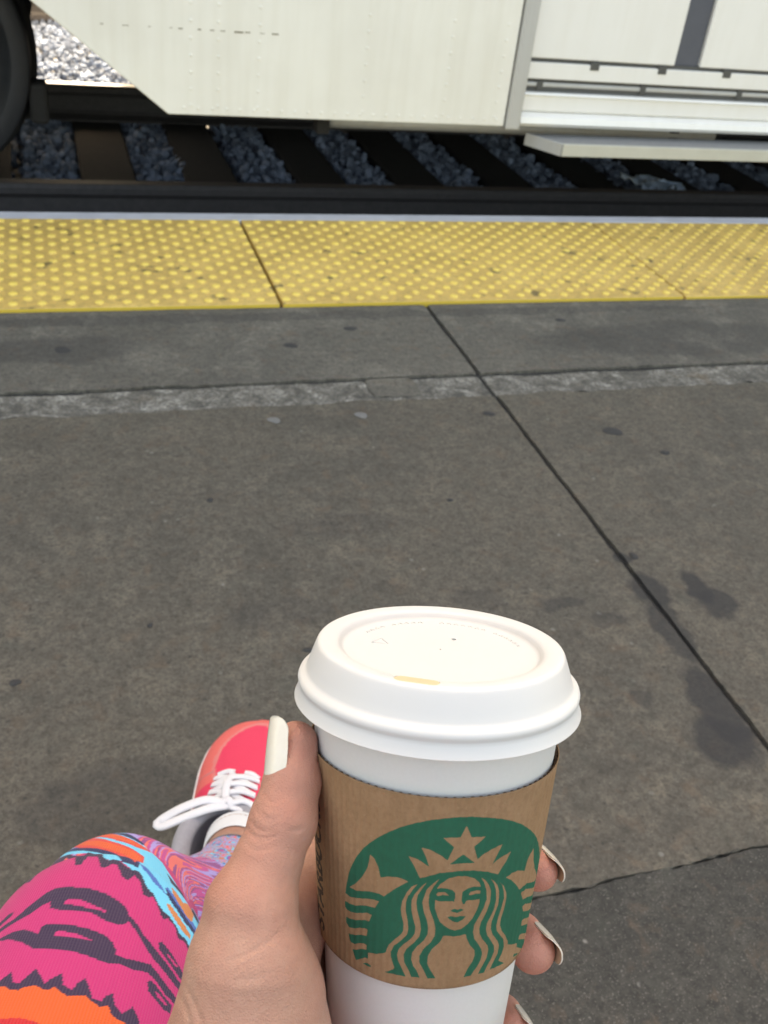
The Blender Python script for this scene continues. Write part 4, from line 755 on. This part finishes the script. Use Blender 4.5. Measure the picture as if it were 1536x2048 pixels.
#</LEG>
ankle = np.array(LEGP[-1][:3])
shin = [[*P(425, 1795, 0.87), .035], [*P(450, 1762, 0.92), .0310], [*P(462, 1735, 0.955), .0295], [*P(470, 1712, 0.985), .030], [*P(474, 1692, 1.012), .033]]
shv, shf = tube(*(lambda q: (q[:, :3], q[:, 3]))(catmull(shin, 40)[0]), 48)
bv, bf = join_vf([(HV, HF.tolist()), (armv, armf)])
def mat_skin():
    t = NT('skin'); p = t.pos(); n = t.noise(p, 45, 5, 0.6); f = t.noise(p, 420, 5, 0.7); v = t.voro(p, 1100, 'DISTANCE_TO_EDGE')
    c = t.mix(n, (0.455, 0.240, 0.172), (0.565, 0.335, 0.252))
    red = t.noise(p, 18, 3)
    c = t.mix(t.math('MULTIPLY', t.ramp(red, [(0.42, 0), (0.66, 1)]), 0.65), c, (0.53, 0.222, 0.165))
    c = t.mix(t.math('MULTIPLY', t.ramp(f, [(0.60, 0), (0.75, 1)]), 0.25), c, (0.40, 0.20, 0.13))
    mot = t.noise(p, 120, 5, 0.7, 0.6)
    c = t.mix(t.math('MULTIPLY', t.ramp(mot, [(0.40, 1), (0.60, 0)]), 0.22), c, (0.40, 0.175, 0.125))
    at = t.n('ShaderNodeAttribute'); at.attribute_name = 'blush'
    c = t.mix(t.math('MULTIPLY', at.outputs['Fac'], 0.75), c, (0.55, 0.205, 0.158))
    t.set(c, t.ramp(f, [(0.3, 0.42), (0.7, 0.56)]), 0, **{'Subsurface Weight': 0.22, 'Subsurface Radius': (0.0035, 0.0014, 0.0008), 'Subsurface Scale': 1.0, 'Specular IOR Level': 0.42})
    md_ = t.noise(p, 170, 4, 0.65, 0.8); ln_ = t.noise(t.pos((1, 1, 0.35)), 520, 3, 0.6, 1.2)
    h = t.math('ADD', t.math('ADD', t.math('MULTIPLY', f, 0.7), t.math('MULTIPLY', v, 0.9)), t.math('ADD', t.math('MULTIPLY', md_, 1.1), t.math('MULTIPLY', ln_, 0.8))); t.bump(h, 0.55, 0.0006); return t.m
M_SKIN = mat_skin()
person = mesh_obj('person', bv, bf, [M_SKIN], None, True)
tag(person, 'seated person in bright patterned leggings and coral running shoe, left hand round the cup', 'person')
mesh_obj('lower_leg', shv, shf, [M_SKIN], person, True)
bl = np.zeros(len(bv))
for f, k in ((THUMB, .5), (INDEX, 1), (MIDDLE, 1), (RING, 1)):
    tip = f[0][0] if f is THUMB else f[-1][0]
    bl = np.maximum(bl, k * np.exp(-(np.linalg.norm(bv - tip, axis=1) / 0.017) ** 2))
bl = np.maximum(bl, 0.45 * np.clip(1 - chain(bv.astype(np.float32), THUMB[:5], 0.002) / 0.006, 0, 1) * np.clip((bv[:, 2] - THUMB[4][0][2]) / 0.03, 0, 1))
set_color(person, bl[:, None] * np.ones((1, 3)), 'blush')

# nails
t = NT('nail_lacquer'); p = t.pos(); n = t.noise(p, 260, 4, 0.6)
t.set(t.mix(n, (0.78, 0.71, 0.59), (0.86, 0.81, 0.71)), 0.14, 0, **{'Coat Weight': 0.5, 'Coat Roughness': 0.08, 'Subsurface Weight': 0.2, 'Subsurface Radius': (.002, .0015, .001), 'Subsurface Scale': 1.0}); t.bump(n, 0.05, 0.0005); M_NAIL = t.m
t = NT('nail_underside'); p = t.pos(); t.set(t.mix(t.noise(p, 300, 3), (0.62, 0.47, 0.30), (0.76, 0.64, 0.46)), 0.4); M_NAILU = t.m
def nail(base, tipdir, normal, width, length, rad, free, hook=0.0):
    """curved plate: base = centre of the root, tipdir along the finger, rad = bend across, free = share of the length that stands over the tip"""
    T = tipdir / np.linalg.norm(tipdir); N = normal - T * (T @ normal); N /= np.linalg.norm(N); S = np.cross(N, T)
    nu, nv = 29, 25; U = np.linspace(0, 1, nu); W = np.linspace(-1, 1, nv)
    top = []; bot = []
    r = np.random.default_rng(4)
    chip = np.convolve(r.normal(0, 1, nu + 6), np.ones(3) / 3, 'valid')[:nu]
    for i, u in enumerate(U):
        root = 1 - (1 - min(1, u / 0.26)) ** 2.2
        taper = (0.80 + 0.20 * root) * (1 - 0.14 * max(0, u - 0.55) / 0.45)
        endr = math.sqrt(max(0.0, 1 - (max(0, u - 0.80) / 0.205) ** 2)) if u > 0.80 else 1
        startr = math.sqrt(max(0.0, 1 - ((0.30 - u) / 0.305) ** 2)) if u < 0.30 else 1
        wd = width / 2 * taper * endr * startr * (1 + 0.012 * chip[i])
        lift = -0.0009 * (1 - u) ** 2 * 0 + rad * 0.0 - hook * max(0, u - 0.35) ** 2
        for vv in W:
            a = vv * wd / rad
            pt = base + T * (u * length) + S * (rad * math.sin(a)) + N * (rad * (math.cos(a) - 1) + lift)
            nn = S * math.sin(a) + N * math.cos(a)
            top.append(pt + nn * 0.0003); bot.append(pt - nn * 0.00025)
    V = np.array(top + bot); F = grid_faces(nu, nv); n = nu * nv
    G = F[:, ::-1] + n
    rim = []
    ring = [i for i in range(nv)] + [i * nv + nv - 1 for i in range(1, nu)] + [(nu - 1) * nv + i for i in range(nv - 2, -1, -1)] + [i * nv for i in range(nu - 2, 0, -1)]
    for a, b in zip(ring, ring[1:] + ring[:1]): rim.append([a, b, b + n, a + n])
    fm = [0] * len(F) + [1] * len(G) + [0] * len(rim)
    o = mesh_obj('fingernail', V, F.tolist() + G.tolist() + rim, [M_NAIL, M_NAILU], person, True, fm)
    return o
def camdir(x, y, z): return RM @ np.array([x, y, z], float)
for ch, back, tdir, nrm, wd, ln, hk in ((THUMB, 0.0128, (.06, -.97, .22), (-.76, 0, -.64), .0128, .0208, .0014), (INDEX, 0.0085, None, (.88, -.36, -.22), .0130, .0165, .0018),
                                        (MIDDLE, 0.0095, None, (.88, -.36, -.22), .0148, .0185, .0018), (RING, 0.0090, None, (.88, -.36, -.22), .0135, .0165, .0018)):
    tip, prev = (ch[0], ch[1]) if ch is THUMB else (ch[-1], ch[-2])
    T = camdir(*tdir) if tdir else (tip[0] - prev[0]) / np.linalg.norm(tip[0] - prev[0]); N = camdir(*nrm); N = N - T * (N @ T); N /= np.linalg.norm(N)
    rb = (tip[1] + prev[1]) / 2
    nail(tip[0] - T * back + N * (rb + (0.0016 if ch is THUMB else 0.0005)), T, N, wd, ln, rb * 0.93, .25, hk)

# leggings
NSR = 776
LV, LS, LA = leg_grid(NSR, 460)
fl = LV.reshape(-1, 3)
Sg, Ag = np.meshgrid(LS, LA, indexing='ij'); Sg = Sg.ravel(); Ag = Ag.ravel()
PAL = dict(pink=(0.60, 0.030, 0.170), dark=(0.046, 0.024, 0.062), cyan=(0.11, 0.60, 0.86), orange=(0.82, 0.115, 0.028), red=(0.62, 0.02, 0.03), blue=(0.05, 0.15, 0.50), navy=(0.018, 0.025, 0.10), redor=(0.78, 0.06, 0.05), tan=(0.66, 0.22, 0.075), lilac=(0.42, 0.33, 0.72), plum=(0.30, 0.05, 0.24), coral=(0.90, 0.16, 0.14), rose=(0.62, 0.06, 0.28))
cols = np.tile(np.array(PAL['pink']), (len(fl), 1))
def vnoise(x, y, seed):
    r = np.random.default_rng(seed); G = r.random((256, 256)); xi = np.floor(x).astype(int); yi = np.floor(y).astype(int); fx = x - xi; fy = y - yi
    fx = fx * fx * (3 - 2 * fx); fy = fy * fy * (3 - 2 * fy); g = lambda a, b: G[a % 256, b % 256]
    return (g(xi, yi) * (1 - fx) + g(xi + 1, yi) * fx) * (1 - fy) + (g(xi, yi + 1) * (1 - fx) + g(xi + 1, yi + 1) * fx) * fy
bd = 0.455 - Sg + 0.007 * np.abs(np.mod(Ag * 2.2, 1) - 0.5); bm_ = np.mod(bd, 0.14); up_ = bd > 0
for a_, b_, nm in ((0, .036, 'orange'), (.036, .052, 'red'), (.052, .058, 'dark'), (.058, .10, 'pink'), (.10, .107, 'dark'), (.107, .128, 'cyan'), (.128, .14, 'dark')):
    cols[up_ & (bm_ >= a_) & (bm_ < b_)] = PAL[nm]
sh_ = Sg > S_SHIN + 0.012 * np.sin(Ag * 3)
keys = ['rose', 'plum', 'rose', 'coral', 'lilac', 'rose', 'plum', 'coral', 'rose', 'lilac', 'plum', 'coral']
st = vnoise(Ag * 7.5 + 1.1 * np.sin(Sg * 12), Sg * 5, 3); st2 = vnoise(Ag * 15, Sg * 14, 8)
kk = ((st * 0.72 + st2 * 0.28) * 15).astype(int) % len(keys)
pal = np.array([PAL[k] for k in keys])
low = Sg > S_SHIN + 0.22
kk2 = ((vnoise(Ag * 5, Sg * 40, 5) * 0.65 + vnoise(Ag * 12, Sg * 70, 6) * 0.35) * 19).astype(int) % len(keys)
cols[sh_] = pal[kk[sh_]]
pal2 = np.array([PAL[k] for k in ['cyan', 'lilac', 'coral', 'cyan', 'rose', 'blue', 'cyan', 'tan', 'lilac', 'coral', 'cyan', 'rose']])
cols[low] = pal2[kk2[low]]
for name, poly in LEGPOLY:
    q = np.array(poly, float).reshape(-1, 2) / 1e4
    m = inside(Sg, Ag, q); cols[m] = PAL[name]
cols[Sg > LS[-1] - 0.006] = (0.03, 0.07, 0.11)
fl = fl + 0
leg = mesh_obj('leggings', fl, grid_faces(NSR, 460, True), None, person, True)
set_color(leg, cols, 'col')
t = NT('printed_jersey'); at = t.n('ShaderNodeAttribute'); at.attribute_name = 'col'
at2 = t.n('ShaderNodeAttribute'); at2.attribute_name = 'knit'; sk = t.n('ShaderNodeSeparateXYZ'); t.l(at2.outputs['Vector'], sk.inputs[0])
wale = t.math('ADD', t.math('MULTIPLY', t.math('SINE', t.math('MULTIPLY', sk.outputs[1], 250.0)), 0.5), 0.5)
cour = t.math('ADD', t.math('MULTIPLY', t.math('SINE', t.math('MULTIPLY', sk.outputs[0], 5200.0)), 0.5), 0.5)
nz = t.noise(t.pos(), 700, 3); kn = t.noise(t.pos(), 1900, 2)
c = t.mix(t.math('MULTIPLY', nz, 0.30), at.outputs['Color'], t.mix(0.5, at.outputs['Color'], (0.8, 0.8, 0.8), 'MULTIPLY'))
c = t.mix(t.math('MULTIPLY', wale, 0.07), c, t.mix(0.45, c, (0.75, 0.68, 0.75)))
t.set(c, 0.72, 0, **{'Sheen Weight': 0.12, 'Specular IOR Level': 0.25})
hgt = t.math('ADD', t.math('ADD', t.math('MULTIPLY', wale, 0.7), t.math('MULTIPLY', cour, 0.3)), t.math('MULTIPLY', kn, 0.4)); t.bump(hgt, 0.35, 0.0006); leg.data.materials.append(t.m)
set_color(leg, np.stack([Sg, Ag + 4, Sg * 0], 1), 'knit')
# hem of the leggings folded under
# second leg, tucked back under the seat, and the hips
M_LEGB = plain('printed_jersey_plain', (0.45, 0.035, 0.16), 0.75, 0, 0.3, 30)
rl = [[0.02, -0.16, 0.46, .088], [0.05, 0.10, 0.40, .078], [0.07, 0.27, 0.375, .062], [0.085, 0.30, 0.30, .056], [0.09, 0.22, 0.18, .05], [0.09, 0.15, 0.09, .036]]
v1, f1 = tube(*(lambda q: (q[:, :3], q[:, 3]))(catmull(rl, 50)[0]), 32)
hipv, hipf = tube([(-0.235, -0.22, 0.52), (-0.17, -0.22, 0.53), (-0.05, -0.22, 0.535), (0.05, -0.22, 0.53), (0.10, -0.22, 0.52)], [.05, .105, .12, .105, .05], 32)
v_, f_ = join_vf([(v1, f1), (hipv, hipf)])
mesh_obj('leggings', v_, f_, [M_LEGB], person, True)
M_SHIRT = plain('grey_top', (0.16, 0.16, 0.17), 0.85, 0, 0.15, 60)
tor = catmull([[-0.07, -0.235, 0.55, .115], [-0.07, -0.27, 0.70, .12], [-0.075, -0.30, 0.86, .135], [-0.08, -0.32, 0.97, .12], [-0.08, -0.32, 1.03, .06]], 40)[0]
v1, f1 = tube(tor[:, :3], tor[:, 3], 40, 0.72, up=(0, 1, 0.02))
slv = catmull([[*(ELBOW * .45 + SHOULDER * .55), .052], [*SHOULDER, .058], [-0.18, -0.31, 0.95, .062]], 20)[0]
v2, f2 = tube(slv[:, :3], slv[:, 3], 28)
v_, f_ = join_vf([(v1, f1), (v2, f2)]); mesh_obj('shirt', v_, f_, [M_SHIRT], person, True)

# shoe (local frame: x to the outside, y to the toe, z up)
ANK = P(470, 1718, 0.985); az = math.radians(21)
sy = np.array([math.sin(az), math.cos(az), -0.03]); sy /= np.linalg.norm(sy); SLEN = 0.278
su = np.array([-0.05, 0.0, 1.0]); su -= sy * (su @ sy); su /= np.linalg.norm(su); sx = np.cross(sy, su)
HEEL = ANK - sy * 0.036 - sx * 0.020 - su * 0.052
shoe_m = Matrix([[sx[i], sy[i], su[i], HEEL[i] - su[i] * 0.045] for i in range(3)] + [[0, 0, 0, 1]])
k_ = SLEN / 0.255
yy = np.array([-0.006, 0.004, 0.03, 0.07, 0.11, 0.15, 0.19, 0.22, 0.245, 0.262, 0.270]) * k_
hw = np.array([0.012, 0.029, 0.040, 0.043, 0.049, 0.056, 0.060, 0.057, 0.047, 0.030, 0.006])
xc = np.array([0, 0, 0, 0.000, 0.002, 0.003, 0.004, 0.004, 0.005, 0.006, 0.006])
tp_ = np.array([0.050, 0.086, 0.094, 0.094, 0.098, 0.083, 0.066, 0.056, 0.048, 0.040, 0.028])
def fy(v, y): return np.interp(y, yy, v)
ny_, na = 110, 72
Y = np.linspace(yy[0], yy[-1], ny_); A_ = np.linspace(0, np.pi, na)
from_y = lambda v: np.convolve(np.r_[[fy(v, Y)[0]] * 3, fy(v, Y), [fy(v, Y)[-1]] * 3], np.ones(7) / 7, 'valid')
W, X0, TT = from_y(hw), from_y(xc), from_y(tp_)
ca, sa_ = np.cos(A_), np.sin(A_)
ex = 0.78
SVx = X0[:, None] + W[:, None] * np.sign(ca) * np.abs(ca) ** ex
SVz = 0.022 + (TT[:, None] - 0.022) * np.abs(sa_) ** 0.85
SVy = np.repeat(Y[:, None], na, 1)
# opening of the shoe
opn = (np.hypot((SVx - 0.0) / 0.035, (SVy - 0.046 * k_) / (0.045 * k_)) < 1) & (SVz > 0.05)
V = np.stack([SVx, SVy, SVz], -1).reshape(-1, 3); F = grid_faces(ny_, na)
F = F[~opn.ravel()[F].all(1)]
CORAL, SALM, PALE, GREYP = (1.0, 0.055, 0.13), (1.0, 0.18, 0.16), (0.93, 0.26, 0.24), (0.55, 0.38, 0.42)
cc = np.tile(np.array(CORAL), (len(V), 1)); fx_ = ((SVx - X0[:, None]) / W[:, None]).ravel(); fyv = (SVy / k_).ravel()
# overlays: bumper round the toe, side bands
mid = np.hypot(fx_ / 0.62, (fyv - 0.178) / 0.070); toe_in = (fyv > 0.125) & (mid < 1)
bump_ = (fyv > 0.130) & ~toe_in; cc[bump_] = SALM
cc[(fyv > 0.130) & (np.abs(mid - 1.03) < 0.055)] = PALE
cc[(fyv > 0.19) & (np.abs(mid - 1.03) < 0.05) & (fx_ > 0.25)] = GREYP
side = (np.abs(fx_) > 0.60) & (fyv < 0.165); cc[side & (np.mod(fyv * 1000 - np.abs(fx_) * 10, 42) < 15)] = SALM
cc[side & (np.abs(np.mod(fyv * 1000 - np.abs(fx_) * 10, 42) - 17) < 2)] = (0.80, 0.22, 0.22)
cc[(SVz.ravel() < 0.030)] = (0.86, 0.42, 0.38)
shoe = mesh_obj('shoe', V, F[:, ::-1], None, person, True); shoe.matrix_world = shoe_m
set_color(shoe, cc, 'col')
t = NT('shoe_mesh_fabric'); at = t.n('ShaderNodeAttribute'); at.attribute_name = 'col'; p = t.pos(kind='Object'); wv_ = t.voro(p, 650); f = t.noise(p, 240, 4)
t.set(t.mix(t.math('MULTIPLY', wv_, 0.25), at.outputs['Color'], t.mix(0.6, at.outputs['Color'], (0.6, 0.5, 0.5), 'MULTIPLY')), 0.6); t.bump(wv_, 0.25, 0.001); shoe.data.materials.append(t.m)
md = shoe.modifiers.new('thickness', 'SOLIDIFY'); md.thickness = 0.002; md.offset = -1
M_SOLE = plain('sole_foam', (0.78, 0.70, 0.68), 0.6, 0, 0.1, 60, 0.1)
ring = []
ys_ = np.linspace(yy[0], yy[-1], 50)
wso = np.interp(ys_, Y, W) + 0.0035; xso = np.interp(ys_, Y, X0)
out_ = [(x + w_, y) for x, w_, y in zip(xso, wso, ys_)] + [(x - w_, y) for x, w_, y in zip(xso[::-1], wso[::-1], ys_[::-1])]
so = extrude_poly('sole', out_, 2, 0.0, 0.027, M_SOLE, shoe, 0.003)
# padded collar and white sock edge
M_COL = plain('collar_lining', (0.36, 0.34, 0.36), 0.9, 0, 0.15, 200, 0.2)
a = np.linspace(0, 2 * np.pi, 60)
cp = np.c_[0.0360 * np.cos(a), 0.046 * k_ + 0.046 * k_ * np.sin(a), 0.094 + 0.005 * np.sin(a) + 0.003 * np.cos(2 * a)]
v1, f1 = tube(cp, 0.0095, 14); mesh_obj('collar', v1, f1, [M_COL], shoe, True)
inn_v = np.vstack([np.c_[0.034 * np.cos(a), 0.046 * k_ + 0.043 * k_ * np.sin(a), np.full(60, 0.096)], np.c_[0.022 * np.cos(a), 0.044 * k_ + 0.036 * k_ * np.sin(a), np.full(60, 0.040)]])
mesh_obj('lining', inn_v, grid_faces(2, 60, False), [M_COL], shoe, True)
M_SOCK = plain('white_sock', (0.80, 0.79, 0.80), 0.9, 0, 0.06, 300, 0.2)
wl = np.array(shoe_m.inverted() @ Vector(P(470, 1712, 0.985))); wl2 = np.array(shoe_m.inverted() @ Vector(P(474, 1692, 1.012)))
dirn = wl2 - wl; dirn /= np.linalg.norm(dirn)
q = [wl - dirn * 0.002, wl + dirn * 0.004, wl + dirn * 0.016, wl + dirn * 0.035]
v1, f1 = tube(np.array(q), [0.0312, 0.0322, 0.0328, 0.033], 40, caps=False); mesh_obj('sock', v1, f1, [M_SOCK], shoe, True)
# tongue and laces
def top(y, x): 
    w_ = np.interp(y * k_, Y, W); t0 = np.interp(y * k_, Y, TT); x0 = np.interp(y * k_, Y, X0)
    c_ = min(1.0, (abs(x - x0) / w_)) ** (1 / ex); return 0.022 + (t0 - 0.022) * (1 - c_ * c_) ** 0.425
M_LACE = plain('white_lace', (0.82, 0.79, 0.80), 0.85, 0, 0.06, 400, 0.2)
def lace(pts, r=0.0043, n=40):
    c_, _ = catmull([(x, y * k_, top(y, x) + z) for x, y, z in pts], n); v, f = tube(c_, r, 8, 0.45, up=(0, 0.2, 1)); mesh_obj('lace', v, f, [M_LACE], shoe, True)
rows = [0.1340, 0.1220, 0.1100, 0.0980, 0.0870]
lace([(-0.022, 0.1390, 0.001), (-0.012, 0.1415, 0.003), (-0.004, 0.1410, 0.003)]); lace([(0.007, 0.1410, 0.003), (0.015, 0.1405, 0.003), (0.023, 0.1370, 0.001)])
for i in range(4):
    a0, b0 = rows[i], rows[i + 1]
    lace([(-0.024, a0, 0.001), (-0.010, a0 - 0.003, 0.003), (0.006, b0 + 0.004, 0.0035), (0.024, b0, 0.001)])
    lace([(0.024, a0, 0.001), (0.010, a0 - 0.003, 0.0055), (-0.006, b0 + 0.004, 0.006), (-0.024, b0, 0.001)])
lace([(-0.004, 0.1340, 0.006), (-0.006, 0.1160, 0.008), (-0.004, 0.0980, 0.010), (0.0, 0.0880, 0.011)], 0.0042)
def lace3(pts, r=0.0040, n=50):
    c_, _ = catmull([(x, y * k_, z) for x, y, z in pts], n); v, f = tube(c_, r, 8, 0.5, up=(0, 0.2, 1)); mesh_obj('lace', v, f, [M_LACE], shoe, True)
zt = top(0.088, 0) + 0.009
lace3([(0.0, 0.0880, zt), (-0.020, 0.0860, zt + 0.006), (-0.042, 0.0780, zt + 0.002), (-0.060, 0.0700, zt - 0.006), (-0.066, 0.0650, zt - 0.010), (-0.060, 0.0610, zt - 0.008), (-0.040, 0.0670, zt), (-0.016, 0.0770, zt + 0.005), (0.0, 0.0860, zt)], 0.0060)
lace3([(0.0, 0.0880, zt), (0.018, 0.0920, zt + 0.002), (0.036, 0.0880, zt - 0.010), (0.044, 0.0820, zt - 0.022), (0.030, 0.0810, zt - 0.004), (0.0, 0.0860, zt)], 0.0044)
lace3([(-0.006, 0.0850, zt - .001), (0.0, 0.0900, zt + 0.004), (0.006, 0.0850, zt - .001)], 0.0055, 16)
M_TONG = plain('tongue_mesh', (0.88, 0.08, 0.10), 0.75, 0, 0.12, 300, 0.3)
tg = []
for y in np.linspace(0.108, 0.1420, 16):
    for x in np.linspace(-0.014, 0.014, 9): tg.append((x, y * k_, top(y, x) + 0.0012))
mesh_obj('tongue', np.array(tg), grid_faces(16, 9)[:, ::-1], [M_TONG], shoe, True)
